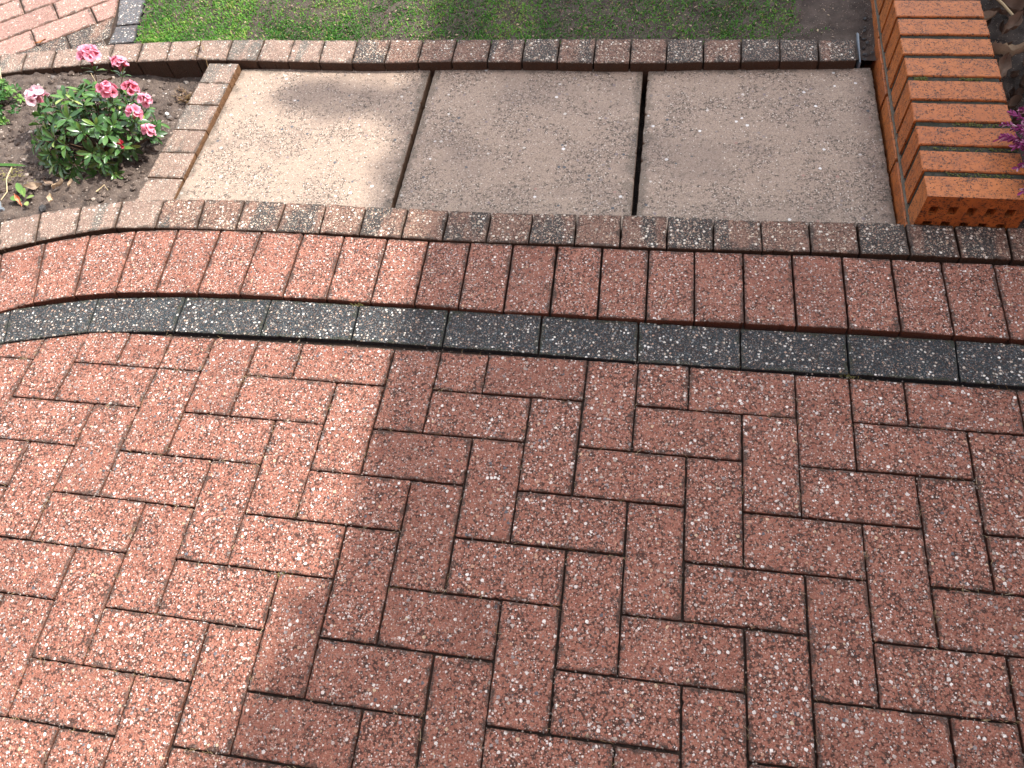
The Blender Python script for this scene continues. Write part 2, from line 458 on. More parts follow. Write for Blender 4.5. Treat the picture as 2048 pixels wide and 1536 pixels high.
def px(p):
    d = Vector(p) - CAM_C
    z = d.dot(CAM_F)
    if z < .05: return (-9999, -9999)
    return (1024 + FPX * d.dot(CAM_R) / z, 768 - FPX * d.dot(CAM_U) / z)
def in_frame(poly, z, mrg=0):
    for i in range(len(poly)):
        a, b = poly[i], poly[(i + 1) % len(poly)]
        for k in range(5):
            x, y = px((a[0] + (b[0] - a[0]) * k / 5, a[1] + (b[1] - a[1]) * k / 5, z))
            if -mrg < x < 2048 + mrg and -mrg < y < 1536 + mrg: return True
    return False

def clip(poly, a, b):
    """keep the part of poly to the right-hand/below side of the directed line a->b (negative side of left normal)"""
    nx, ny = -(b[1] - a[1]), b[0] - a[0]
    L = hypot(nx, ny); nx /= L; ny /= L
    out = []
    for i in range(len(poly)):
        p, q = poly[i], poly[(i + 1) % len(poly)]
        dp = (p[0] - a[0]) * nx + (p[1] - a[1]) * ny; dq = (q[0] - a[0]) * nx + (q[1] - a[1]) * ny
        if dp <= 0: out.append(p)
        if (dp < 0 < dq) or (dq < 0 < dp):
            t = dp / (dp - dq)
            out.append((p[0] + (q[0] - p[0]) * t, p[1] + (q[1] - p[1]) * t))
    return out
def area(p):
    return .5 * sum(p[i][0] * p[(i + 1) % len(p)][1] - p[(i + 1) % len(p)][0] * p[i][1] for i in range(len(p)))
def clean(p, eps=.004):
    q = []
    for a in p:
        if not q or hypot(a[0] - q[-1][0], a[1] - q[-1][1]) > eps: q.append(a)
    if len(q) > 1 and hypot(q[0][0] - q[-1][0], q[0][1] - q[-1][1]) < eps: q.pop()
    return q

def outline(poly, d, r, segs, rng, ja=0.0):
    """CCW convex polygon inset by d with rounded corners; segs = points per edge; returns a fixed number of points"""
    n = len(poly)
    lines = []
    for i in range(n):
        a, b = poly[i], poly[(i + 1) % n]
        dx, dy = b[0] - a[0], b[1] - a[1]; L = hypot(dx, dy); dx /= L; dy /= L
        nx, ny = -dy, dx
        lines.append((a[0] + nx * d, a[1] + ny * d, dx, dy, L))
    cor = []
    for i in range(n):
        x1, y1, dx1, dy1, _ = lines[i - 1]; x2, y2, dx2, dy2, _ = lines[i]
        den = dx1 * dy2 - dy1 * dx2
        if abs(den) < 1e-6: cor.append((x2, y2)); continue
        t = ((x2 - x1) * dy2 - (y2 - y1) * dx2) / den
        cor.append((x1 + dx1 * t, y1 + dy1 * t))
    out = []
    for i in range(n):
        c0, c1 = cor[i], cor[(i + 1) % n]
        dx, dy = lines[i][2], lines[i][3]
        L = hypot(c1[0] - c0[0], c1[1] - c0[1])
        rr = min(r, L * .3)
        # corner: two control points
        pdx, pdy = lines[i - 1][2], lines[i - 1][3]
        rp = min(r, hypot(c0[0] - cor[i - 1][0], c0[1] - cor[i - 1][1]) * .3)
        A = (c0[0] - pdx * rp, c0[1] - pdy * rp); B = (c0[0] + dx * rr, c0[1] + dy * rr)
        for k in range(3):
            t = k / 3 + 1 / 6
            out.append((A[0] * (1 - t) ** 2 + 2 * c0[0] * t * (1 - t) + B[0] * t * t, A[1] * (1 - t) ** 2 + 2 * c0[1] * t * (1 - t) + B[1] * t * t))
        E_ = (c1[0] - dx * rr, c1[1] - dy * rr)
        for k in range(segs[i]):
            t = k / (segs[i] - 1) if segs[i] > 1 else .5
            out.append((B[0] + (E_[0] - B[0]) * t, B[1] + (E_[1] - B[1]) * t))
    return out

def block(name, poly, z, mat, rng, depth=.055, r=.004, ch=.0016, rag=.0009, tilt=.003, dz=.0009, zf=None, parent=None, link=True, edge_in=.011):
    """one paving block from its plan outline: ragged arrises, a small chamfer, rounded corners, slight tilt"""
    poly = clean(poly)
    if len(poly) < 3: return None
    if area(poly) < 0: poly = poly[::-1]
    cx = sum(p[0] for p in poly) / len(poly); cy = sum(p[1] for p in poly) / len(poly)
    segs = [max(2, int(hypot(poly[(i + 1) % len(poly)][0] - poly[i][0], poly[(i + 1) % len(poly)][1] - poly[i][1]) / .005)) for i in range(len(poly))]
    o0 = outline(poly, 0.0, r, segs, rng)
    N = len(o0)
    jit = []
    seed = rng.uniform(0, 100)
    for i, (x, y) in enumerate(o0):
        q = noise.noise(Vector((x * 95, y * 95, seed))) + .6 * noise.noise(Vector((x * 260, y * 260, seed)))
        jit.append(max(0, q * rag + rag * .6) + (rag * 2.2 if rng.random() < .03 else 0))
    minw = min(hypot(poly[(i + 1) % len(poly)][0] - poly[i][0], poly[(i + 1) % len(poly)][1] - poly[i][1]) for i in range(len(poly)))
    ei = min(edge_in, minw * .3)
    def shift(o, k):
        res = []
        for i, (x, y) in enumerate(o):
            dx, dy = cx - x, cy - y; L = hypot(dx, dy) or 1
            a = o[i - 1]; b = o[(i + 1) % N]
            tx, ty = b[0] - a[0], b[1] - a[1]; tl = hypot(tx, ty) or 1
            res.append((x - ty / tl * jit[i] * k, y + tx / tl * jit[i] * k))
        return res
    tx, ty = rng.uniform(-tilt, tilt), rng.uniform(-tilt, tilt)
    z0 = rng.uniform(-dz, dz)
    zt = lambda x, y: (zf(x, y) if zf else z) + z0 + (x - cx) * tx + (y - cy) * ty
    rings = [(shift(o0, 1.0), -depth), (shift(o0, 1.0), -ch), (shift(outline(poly, ch * .45, r, segs, rng), 1.1), -ch * .35),
             (shift(outline(poly, ch * 1.3, r, segs, rng), 1.2), 0.0), (outline(poly, ei, r * .4, segs, rng), 0.0)]
    vs, ed = [], []
    base = zt(cx, cy)
    for k, (o, dzv) in enumerate(rings):
        for (x, y) in o:
            vs.append((x - cx, y - cy, zt(x, y) + dzv - base)); ed.append(1.0 if k < 4 else 0.0)
    fs = []
    for k in range(len(rings) - 1):
        for i in range(N):
            j = (i + 1) % N
            fs.append((k * N + i, k * N + j, (k + 1) * N + j, (k + 1) * N + i))
    fs.append(tuple(4 * N + i for i in range(N)))
    me = bpy.data.meshes.new(name)
    me.from_pydata(vs, [], fs)
    at = me.attributes.new("edge", 'FLOAT', 'POINT'); at.data.foreach_set("value", ed)
    me.materials.append(mat)
    me.update()
    if not link: return me, (cx, cy, base)
    o = bpy.data.objects.new(name, me)
    o.location = (cx, cy, base)
    COL.objects.link(o)
    if parent: o.parent = parent; o.location = Vector(o.location) - parent.location
    return o

def inset_quad(q, g):
    """shrink a CCW/CW polygon by g (half joint)"""
    if area(q) < 0: q = q[::-1]
    n = len(q); out = []
    lines = []
    for i in range(n):
        a, b = q[i], q[(i + 1) % n]
        dx, dy = b[0] - a[0], b[1] - a[1]; L = hypot(dx, dy) or 1; dx /= L; dy /= L
        gg = g[i] if hasattr(g, "__len__") else g
        lines.append((a[0] - dy * gg, a[1] + dx * gg, dx, dy))
    for i in range(n):
        x1, y1, dx1, dy1 = lines[i - 1]; x2, y2, dx2, dy2 = lines[i]
        den = dx1 * dy2 - dy1 * dx2
        if abs(den) < 1e-5: out.append((x2, y2)); continue
        t = ((x2 - x1) * dy2 - (y2 - y1) * dx2) / den
        out.append((x1 + dx1 * t, y1 + dy1 * t))
    return out

# ------------------------------------------------------------------ survey of the edgings (metres)
A_ = [((-1.259,.596),(-1.229,.507)),((-1.162,.624),(-1.139,.537)),((-1.062,.646),(-1.046,.562)),((-.956,.658),(-.945,.568)),((-.852,.664),(-.84,.572)),((-.75,.667),(-.744,.573)),((-.646,.665),(-.644,.576)),((-.546,.666),(-.54,.577)),((-.447,.662),(-.444,.577)),((-.347,.664),(-.346,.575)),((-.249,.662),(-.249,.574)),((-.151,.663),(-.151,.575)),((-.054,.665),(-.055,.577)),((.043,.668),(.045,.58)),((.143,.672),(.144,.581)),((.242,.674),(.244,.583)),((.341,.673),(.342,.586)),((.441,.674),(.443,.589)),((.54,.677),(.541,.592)),((.639,.68),(.64,.594)),((.737,.682),(.739,.597)),((.834,.683),(.836,.597)),((.936,.684),(.934,.598)),((1.034,.685),(1.033,.598)),((1.132,.686),(1.131,.599))]
A_ = [((-1.522,.471),(-1.474,.390)),((-1.44,.518),(-1.396,.434)),((-1.352,.561),(-1.316,.474))] + A_
B_ = [((-1.205,.507),(-1.152,.334)),((-1.102,.538),(-1.062,.36)),((-.991,.558),(-.968,.377)),((-.888,.570),(-.873,.384)),((-.781,.573),(-.775,.389)),((-.68,.575),(-.676,.393)),((-.578,.576),(-.574,.393)),((-.479,.574),(-.475,.395)),((-.377,.573),(-.375,.393)),((-.281,.572),(-.278,.395)),((-.185,.573),(-.181,.392)),((-.089,.574),(-.085,.391)),((.009,.576),(.013,.394)),((.107,.577),(.112,.393)),((.207,.578),(.21,.394)),((.303,.579),(.307,.397)),((.403,.582),(.405,.4)),((.503,.584),(.506,.401)),((.603,.586),(.604,.402)),((.701,.586),(.703,.404)),((.797,.585),(.799,.402)),((.897,.586),(.899,.402)),((.997,.587),(.998,.403)),((1.096,.588),(1.098,.404))]
B_ = [((-1.482,.377),(-1.40,.215)),((-1.394,.424),(-1.322,.255)),((-1.301,.468),(-1.238,.297))] + B_
K_ = [((-1.204,.317),(-1.176,.228)),((-1.007,.363),(-.994,.271)),((-.802,.383),(-.796,.289)),((-.601,.39),(-.597,.293)),((-.4,.39),(-.396,.298)),((-.202,.392),(-.199,.298)),((-.003,.393),(0,.297)),((.196,.393),(.199,.296)),((.398,.392),(.399,.297)),((.601,.395),(.6,.3)),((.802,.397),(.798,.301)),((1.002,.399),(.998,.303)),((1.2,.4),(1.197,.304))]
K_ = [((-1.385,.238),(-1.345,.150))] + K_
C_ = [((-1.743,1.246),(-1.71,1.155)),((-1.659,1.257),(-1.635,1.172)),((-1.568,1.271),(-1.545,1.188)),((-1.48,1.286),(-1.46,1.202)),((-1.392,1.300),(-1.374,1.214)),((-1.303,1.309),(-1.287,1.222)),((-1.215,1.318),(-1.2,1.229)),((-1.125,1.326),(-1.108,1.236)),((-1.026,1.329),(-1.016,1.236)),((-.927,1.331),(-.923,1.235)),((-.836,1.330),(-.83,1.233)),((-.745,1.330),(-.736,1.231)),((-.647,1.332),(-.641,1.231)),((-.55,1.336),(-.547,1.233)),((-.456,1.338),(-.453,1.238)),((-.359,1.341),(-.358,1.243)),((-.262,1.344),(-.26,1.246)),((-.167,1.347),(-.165,1.248)),((-.07,1.349),(-.069,1.248)),((.027,1.35),(.028,1.247)),((.123,1.352),(.124,1.249)),((.218,1.354),(.219,1.252)),((.313,1.356),(.315,1.259)),((.412,1.357),(.411,1.262)),((.509,1.358),(.509,1.267)),((.606,1.359),(.605,1.27)),((.699,1.361),(.7,1.275))]
C_ = [((-1.92,1.215),(-1.89,1.125)),((-1.83,1.232),(-1.8,1.141))] + C_
def carry_on(pts, n, step):
    """continue a curved course to the left round its centre"""
    cx, cy = -.80, -.75
    for _ in range(n):
        new = []
        for p in pts[0]:
            r = hypot(p[0] - cx, p[1] - cy)
            new.append((cx + (p[0] - cx) * cos(step / 1.3) - (p[1] - cy) * sin(step / 1.3), cy + (p[0] - cx) * sin(step / 1.3) + (p[1] - cy) * cos(step / 1.3)))
        pts = [tuple(new)] + pts
    return pts
A_, B_, K_ = carry_on(A_, 6, .095), carry_on(B_, 6, .1), carry_on(K_, 3, .22)
ZA, ZB, ZK, ZC, ZS = .016, .012, .004, -.028, -.055
def interp(pts, x):
    if x <= pts[0][0]:
        (x0, y0), (x1, y1) = pts[0], pts[1]
    elif x >= pts[-1][0]:
        (x0, y0), (x1, y1) = pts[-2], pts[-1]
    else:
        for i in range(len(pts) - 1):
            if pts[i][0] <= x <= pts[i + 1][0]: (x0, y0), (x1, y1) = pts[i], pts[i + 1]; break
    return y0 + (y1 - y0) * (x - x0) / (x1 - x0)

SHADE_X = -.305
def lit(poly):
    xs = [p[0] for p in poly]
    if max(xs) < SHADE_X + .015: return "sunlit"
    if min(xs) > SHADE_X - .015: return "shaded"
    return "half-shaded"

# ------------------------------------------------------------------ ground
mb = MB()
mb.box(-40, 40, -40, 40, -.6, -.16)
tag(mb.build("ground", M_EARTH), kind="structure")
# sand bed of the drive, ends under the kerb strip
mb = MB()
xs = [-9, -3.2] + [p[0][0] for p in A_] + [4, 9]
top = []
for x in xs:
    top.append((x, min(interp([((a[0] + b[0]) / 2, (a[1] + b[1]) / 2) for a, b in A_], max(-2.2, min(x, 1.2))), .7)))
n = len(top)
vs = [(x, -7, -.009) for x, y in top] + [(x, y, -.009) for x, y in top] + [(x, y, -.15) for x, y in top]
fs = [(i, i + 1, n + i + 1, n + i) for i in range(n - 1)] + [(n + i, n + i + 1, 2 * n + i + 1, 2 * n + i) for i in range(n - 1)]
mb.add(vs, fs)
tag(mb.build("driveway_bed", M_SAND), kind="structure")

# ------------------------------------------------------------------ red herringbone field
CO = [[-0.0012, -0.0001], [0.008, -0.0023], [0.0001, 0.0068], [-0.0026, 0.0051], [-0.0133, 0.0054], [0.0344, -0.0546],
      [-0.011, 0.0028], [0.0105, -0.0217], [-0.0341, 0.0314], [0.0049, -0.1387]]
def warp(x, y):
    u, w = max(-1.15, min(.85, x)), max(-.5, min(.25, y))
    b = (1, u, w, u * u, u * w, w * w, u ** 3, u * u * w, u * w * w, w ** 3)
    return (x + sum(c[0] * k for c, k in zip(CO, b)), y + sum(c[1] * k for c, k in zip(CO, b)))
kb = [b for a, b in K_]
def cut_by_band(poly):
    for i in range(len(kb) - 1):
        a, b = kb[i], kb[i + 1]
        poly = clip(poly, (a[0], a[1] + .0028), (b[0], b[1] + .0028)) if poly else poly
    a, b = kb[0], kb[1]
    return poly
herr, outer = [], []
for gx in range(-34, 36):
    for gy in range(-26, 6):
        k = (gx - gy) % 4
        if k == 0: cells = (gx, gx + 2, gy - 1, gy, 'H')
        elif k == 2: cells = (gx, gx + 1, gy - 2, gy, 'V')
        else: continue
        x0, x1, y0, y1, o = cells
        rg = random.Random(gx * 131 + gy)
        if (gx, gy) == (-9, 3):                      # this one was laid as two half blocks
            c = [warp(a * .1, b * .1) for a, b in ((-8, 2), (-7, 2), (-7, 3), (-8, 3))]
            herr.append((inset_quad(clean(cut_by_band(c), .003), .0012), 'H', 1, -.75, -8, 3))
            x1 = -8
        c = [warp(a * .1, b * .1) for a, b in ((x0, y0), (x1, y0), (x1, y1), (x0, y1))]
        c = cut_by_band(c)
        c = clean(c, .003) if c else c
        if len(c) < 3 or abs(area(c)) < .0006: continue
        xm = sum(p[0] for p in c) / len(c)
        gp = .0006 if xm < -.45 else .0011
        q = inset_quad(c, [gp + rg.uniform(-.0006, .0009) for _ in c])
        if abs(area(q)) < .0004: continue
        if in_frame(q, 0): herr.append((q, o, 3 - (gy - 1), xm, gx, gy))
        elif -3.2 < xm < 3.4: outer.append((q, rg))
rows = {}
for h in herr: rows.setdefault((h[1], h[2]), []).append(h)
for key, L in rows.items():
    L.sort(key=lambda h: h[3])
    for i, (q, o, r_, xm, gx, gy) in enumerate(L):
        rg = random.Random(gx * 77 + gy * 5)
        ob = block("paving_block", q, 0.0, M_RED, rg)
        if o == 'H':
            lab = f"{lit(q)} crosswise red block, {ORD[i + 1]} from left in the {ORD[max(1, r_)]} row below the charcoal band"
        else:
            lab = f"{lit(q)} upright red block topping out in the {ORD[r_] if r_ > 0 else 'cut first'} row below charcoal, {ORD[i + 1]} from left"
        tag(ob, lab, "paving block", "red herringbone paving blocks")
mbo = MB()
vsO, fsO, edO = [], [], []
for q, rg in outer:
    res = block("x", q, 0.0, M_RED, rg, link=False)
    if not res: continue
    me, (cx, cy, b) = res
    o = len(vsO)
    vsO += [(v.co.x + cx, v.co.y + cy, v.co.z + b) for v in me.vertices]
    fsO += [tuple(i + o for i in p.vertices) for p in me.polygons]
    bpy.data.meshes.remove(me)
me = bpy.data.meshes.new("driveway")
me.from_pydata(vsO, [], fsO); me.materials.append(M_RED)
tag_o = bpy.data.objects.new("driveway", me); COL.objects.link(tag_o)
tag(tag_o, kind="structure")

# ------------------------------------------------------------------ edging rows
def row(pts, z, mat, name, labf, cat, grp, gap, gapend, tones=None, zf=None, depth=.06, **kw):
    L = []
    pick = mat if callable(mat) else (lambda q: mat)
    for i in range(len(pts) - 1):
        (a0, b0), (a1, b1) = pts[i], pts[i + 1]
        q = [b0, b1, a1, a0]
        rg = random.Random(i * 17 + int(z * 1000))
        g0 = gap + rg.uniform(-.0006, .0006)
        q = inset_quad(q, [gapend, g0, gapend, g0])
        if not in_frame(q, z): 
            L.append((q, i, False, rg)); continue
        L.append((q, i, True, rg))
    k = 0
    tot = sum(1 for l in L if l[2])
    for q, i, vis, rg in L:
        if vis: k += 1
        ob = block(name, q, z, pick(q), rg, zf=zf, depth=depth, **kw)
        if tones: ob["tone"] = tones(i, q)
        if vis: tag(ob, labf(k, q, tot, i), cat, grp)
        else: tag(ob, labf(0, q, tot, i), cat, grp)

def tone_word(t): return "reddish" if t < .35 else ("two-tone" if t < .62 else "dark")
TA = {0: .3, 1: .3, 2: .3, 3: .35, 4: .35, 5: .3, 6: .35, 7: .3, 8: .5, 9: .6, 10: .3, 11: .5, 12: .3, 13: .55, 14: .3, 15: .68, 16: .28, 17: .45, 18: .6, 19: .68, 20: .3, 21: .52, 22: .8, 23: .62, 24: .66, 25: .45, 26: .5}
TCx = [(-.745, .35), (-.6, .7), (-.5, .45), (-.4, .25), (-.3, .38), (-.2, .5), (-.12, .75), (-.02, .42), (.07, .3), (.17, .5), (.27, .8), (.36, .42), (.46, .8), (.56, .85), (.65, .68), (2, .7)]
def tc(i, q):
    x = sum(p[0] for p in q) / len(q)
    return min(TCx, key=lambda t: abs(t[0] - x))[1]
def end_word(k, tot):
    return f"{ORD[k]} from the left end" if k <= 15 else f"{ORD[tot - k + 1]} from the right end"
OFFN = {}
def off(k, q, what):
    OFFN[what] = OFFN.get(what, 0) + 1
    return f"{what} beyond the {'left' if q[0][0] < 0 else 'right'} edge of the view, the {ORD[OFFN[what]]} hidden one"
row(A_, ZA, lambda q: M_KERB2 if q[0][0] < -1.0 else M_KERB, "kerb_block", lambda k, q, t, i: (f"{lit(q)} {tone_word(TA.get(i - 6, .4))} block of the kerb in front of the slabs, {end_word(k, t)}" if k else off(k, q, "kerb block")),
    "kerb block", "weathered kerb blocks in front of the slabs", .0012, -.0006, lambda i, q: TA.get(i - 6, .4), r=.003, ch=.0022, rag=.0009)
row(B_, ZB, M_RED, "header_block", lambda k, q, t, i: (f"{lit(q)} red block set end-on above the charcoal band, {end_word(k, t)}" if k else off(k, q, "red header block")),
    "paving block", "red header blocks between kerb and charcoal band", .0015, .0, r=.004)
row(K_, ZK, M_DARK, "charcoal_block", lambda k, q, t, i: (f"{lit(q)} charcoal block speckled with pale stones, {ORD[k]} from the left in its band" if k else off(k, q, "charcoal block")),
    "paving block", "charcoal blocks in one curved band", .0013, .0003, r=.0022, ch=.0012)
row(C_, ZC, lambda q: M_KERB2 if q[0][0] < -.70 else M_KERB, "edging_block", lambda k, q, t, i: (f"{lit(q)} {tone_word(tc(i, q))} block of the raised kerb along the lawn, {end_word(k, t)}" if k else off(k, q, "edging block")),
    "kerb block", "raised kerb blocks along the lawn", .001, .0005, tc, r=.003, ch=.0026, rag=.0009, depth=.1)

# side kerb between flower bed and slabs
DL = [(-1.066, 1.229), (-1.097, .672)]; DR = [(-.975, 1.229), (-.990, .672)]
ys = [1.229, 1.147, 1.06, .964, .880, .79, .672]
def lerp_pts(P, y):
    t = (P[0][1] - y) / (P[0][1] - P[1][1])
    return (P[0][0] + (P[1][0] - P[0][0]) * t, y)
DN = ["topmost", "second from the lawn kerb", "third from the lawn kerb", "fourth from the lawn kerb", "second from the front kerb", "nearest the front kerb"]
for i in range(6):
    y1, y0 = ys[i], ys[i + 1]
    a, b, c, d = lerp_pts(DL, y0), lerp_pts(DR, y0), lerp_pts(DR, y1), lerp_pts(DL, y1)
    q = inset_quad([a, b, c, d], [.0007, .0005, .0007, .0005])
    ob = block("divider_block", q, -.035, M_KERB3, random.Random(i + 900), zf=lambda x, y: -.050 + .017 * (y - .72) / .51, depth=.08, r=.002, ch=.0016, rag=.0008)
    ob["tone"] = [.45, .55, .5, .5, .35, .3][i]
    if i == 0: lab = "buff divider block touching the lawn kerb, between flower bed and pale slab"
    elif i == 5: lab = "buff divider block touching the front kerb, between flower bed and pale slab"
    else: lab = f"buff block in the divider between flower bed and slabs, {ORD[i + 1]} from the lawn kerb"
    tag(ob, lab, "kerb block", "buff divider blocks beside the flower bed")

# three large slabs
SL = [([(-.976, 1.234), (-.421, 1.252), (-.4185, .690), (-.988, .690)], "left"), ([(-.4095, 1.254), (.161, 1.264), (.163, .690), (-.4105, .690)], "middle"),
      ([(.1725, 1.263), (.742, 1.284), (.7505, .694), (.1735, .690)], "right")]
SLAB_LAB = ["large pink-beige concrete slab in sun beside the flower bed divider", "middle large concrete slab, with the sun and shadow edge on its left side",
            "large concrete slab beside the orange brick wall, with dark stains"]
for i, (q, w) in enumerate(SL):
    q = [q[3], q[2], q[1], q[0]]
    ob = block("concrete_slab", q, ZS, M_SLAB, random.Random(40 + i), depth=.04, r=.003, ch=.0025, rag=.0011 if i < 2 else .0022, tilt=.001, dz=.0005, edge_in=.035)
    tag(ob, SLAB_LAB[i], "concrete slab", "large concrete slabs")

# ------------------------------------------------------------------ far path of pale red blocks, top left
du = Vector((.797, .604)); nv = Vector((-.604, .797)); O0 = Vector((-1.807, 1.338))
cb = [a for a, b in C_]
inner = [(-1.497, 1.547), (-1.476, 1.474), (-1.434, 1.322), (-1.425, 1.25)]
outerG = [(-1.41, 1.547), (-1.377, 1.423), (-1.352, 1.30)]
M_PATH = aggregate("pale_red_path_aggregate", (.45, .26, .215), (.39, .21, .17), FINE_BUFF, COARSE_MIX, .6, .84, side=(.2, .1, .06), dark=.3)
cnt = 0
pl = []
for c in range(-3, 7):
    for k in range(-12, 12):
        o = .095 if c % 2 else .185
        u0, u1 = o + .19 * k, o + .19 * (k + 1)
        n0, n1 = c * .1, c * .1 + .1
        q = [tuple(O0 + du * u + nv * v) for u, v in ((u0, n0), (u1, n0), (u1, n1), (u0, n1))]
        # clip by lawn side border and by the kerb back edge
        for a, b in ((inner[1], inner[0]), (inner[2], inner[1])):
            q = clip(q, b, a)[::1] if q else q
        if not q: continue
        xm = sum(p[0] for p in q) / len(q)
        yk = interp(cb, xm)
        s0, s1 = interp(cb, xm - .05), interp(cb, xm + .05)
        q = clip(q, (xm + .05, s1 + .002), (xm - .05, s0 + .002))
        q = clean(q, .004) if q else q
        if len(q) < 3 or abs(area(q)) < .0008: continue
        if sum(p[1] for p in q) / len(q) > 2.4: continue
        q = inset_quad(q, .0013)
        if abs(area(q)) < .0005: continue
        pl.append((q, c, k, in_frame(q, -.05)))
vsO, fsO = [], []
cr = {}
for q, c, k, vis in pl:
    if vis: cr.setdefault(c, []).append((sum(p[0] for p in q) / len(q), q))
    else:
        res = block("x", q, -.05, M_PATH, random.Random(c * 9 + k), link=False)
        if not res: continue
        me, (cx, cy, b) = res
        o = len(vsO)
        vsO += [(v.co.x + cx, v.co.y + cy, v.co.z + b) for v in me.vertices]
        fsO += [tuple(i + o for i in p.vertices) for p in me.polygons]
        bpy.data.meshes.remove(me)
cs = sorted(cr)
for ci, c in enumerate(cs):
    for i, (xm, q) in enumerate(sorted(cr[c], key=lambda t: t[0])):
        brown = (c == cs[0] or (c == -2)) and xm > -1.66
        ob = block("path_block", q, -.05, M_KERB if brown else M_PATH, random.Random(ci * 31 + i), r=.003, ch=.003)
        if brown: ob["tone"] = .75
        tag(ob, f"{'brown' if brown else 'pink'} far path block, {ORD[i + 1]} from left in the {ORD[ci + 1]} diagonal course from the kerb",
            "paving block", "blocks of the far path behind the kerb")
me = bpy.data.meshes.new("path"); me.from_pydata(vsO, [], fsO); me.materials.append(M_PATH)
po = bpy.data.objects.new("path", me); COL.objects.link(po); tag(po, kind="structure")
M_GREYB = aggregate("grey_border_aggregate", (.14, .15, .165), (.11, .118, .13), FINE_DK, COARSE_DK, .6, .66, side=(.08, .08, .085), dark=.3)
gq = [[(-1.446, 1.409), (-1.434, 1.322), (-1.352, 1.335), (-1.375, 1.422)], [(-1.446, 1.413), (-1.375, 1.426), (-1.412, 1.60), (-1.512, 1.60)], [(-1.513, 1.605), (-1.413, 1.605), (-1.47, 1.80), (-1.575, 1.80)]]
GL = ["blue-grey border block of the far path touching the lawn kerb", "blue-grey border block between far path and lawn at the top picture edge", "grey border block further along the lawn edge, beyond the view"]
for i, q in enumerate(gq):
    tag(block("border_block", inset_quad(q, .0015), -.047, M_GREYB, random.Random(i), r=.003), GL[i], "paving block", "grey border blocks of the far path")
mb = MB(); mb.box(-3.2, -1.39, 1.2, 2.5, -.15, -.055)
tag(mb.build("path_bed", M_SAND), kind="structure")

# ------------------------------------------------------------------ soil sheets
def sheet(name, x0, x1, y0, y1, step, inside, zf, mat, amp=1.0, smooth=True):
    nx, ny = int((x1 - x0) / step), int((y1 - y0) / step)
    vs = []
    for j in range(ny + 1):
        for i in range(nx + 1):
            x, y = x0 + (x1 - x0) * i / nx, y0 + (y1 - y0) * j / ny
            h = noise.noise(Vector((x * 9, y * 9, 1))) * .5 + noise.noise(Vector((x * 34, y * 34, 2))) * .45 + noise.noise(Vector((x * 95, y * 95, 3))) * .3
            c = noise.noise(Vector((x * 55, y * 55, 7)))
            h += max(0, c - .15) * 1.1
            vs.append((x, y, zf(x, y) + h * .009 * amp))
    fs = []
    for j in range(ny):
        for i in range(nx):
            a = j * (nx + 1) + i
            mx, my = vs[a][0] + step / 2, vs[a][1] + step / 2
            if inside(mx, my): fs.append((a, a + 1, a + nx + 2, a + nx + 1))
    used = sorted({i for f in fs for i in f}); mp = {u: i for i, u in enumerate(used)}
    mb = MB(); mb.add([vs[u] for u in used], [tuple(mp[i] for i in f) for f in fs])
    return tag(mb.build(name, mat, smooth=smooth), kind="structure")
Amid = [((a[0] + b[0]) / 2, (a[1] + b[1]) / 2) for a, b in A_]
Cmid = [((a[0] + b[0]) / 2, (a[1] + b[1]) / 2) for a, b in C_]
def soil_z(x, y):
    t = max(0, min(1, (y - .62) / .55))
    z = -.03 - (.047 - .036 * max(0, min(1, (-1.2 - x) / .3))) * t
    if x > -1.2: z = min(z, -.03 - .047 * t - .025 * (x + 1.2) / .13 * (1 - t))
    dx, dy = x + 1.12, y - 1.12                           # the hole beside the dead clump
    z -= .022 * math.exp(-(dx * dx + dy * dy) / (.035 ** 2))
    if 1.16 < y: z -= .012 * min(1, (y - 1.16) / .05)
    return z
sheet("soil", -2.4, -1.03, .2, 1.27, .0045, lambda x, y: y > interp(Amid, x) and y < interp(Cmid, x), soil_z, M_SOIL, 1.15)
def lawn_z(x, y):
    return -.047 + .012 * min(1, max(0, (y - 1.36) / .2))
def in_lawn(x, y):
    if y < interp(Cmid, min(x, .7)) and x < .7: return False
    if x >= .7 and y < 1.30: return False
    xe = -1.375 + (1.422 - y) * .21 + .012
    return x > xe and x < .757
sheet("lawn", -2.0, .76, 1.2, 2.2, .009, in_lawn, lawn_z, M_EARTH, .5)
mb = MB()
mb.box(-2.6, .756, 2.19, 9, -.15, -.045); tag(mb.build("lawn_beyond", M_EARTH), kind="structure")
sheet("bed_soil", .965, 2.7, .25, 3.0, .012, lambda x, y: y > .69, lambda x, y: .0 + .02 * noise.noise(Vector((x * 3, y * 3, 5))), M_SOIL_D, 1.3)

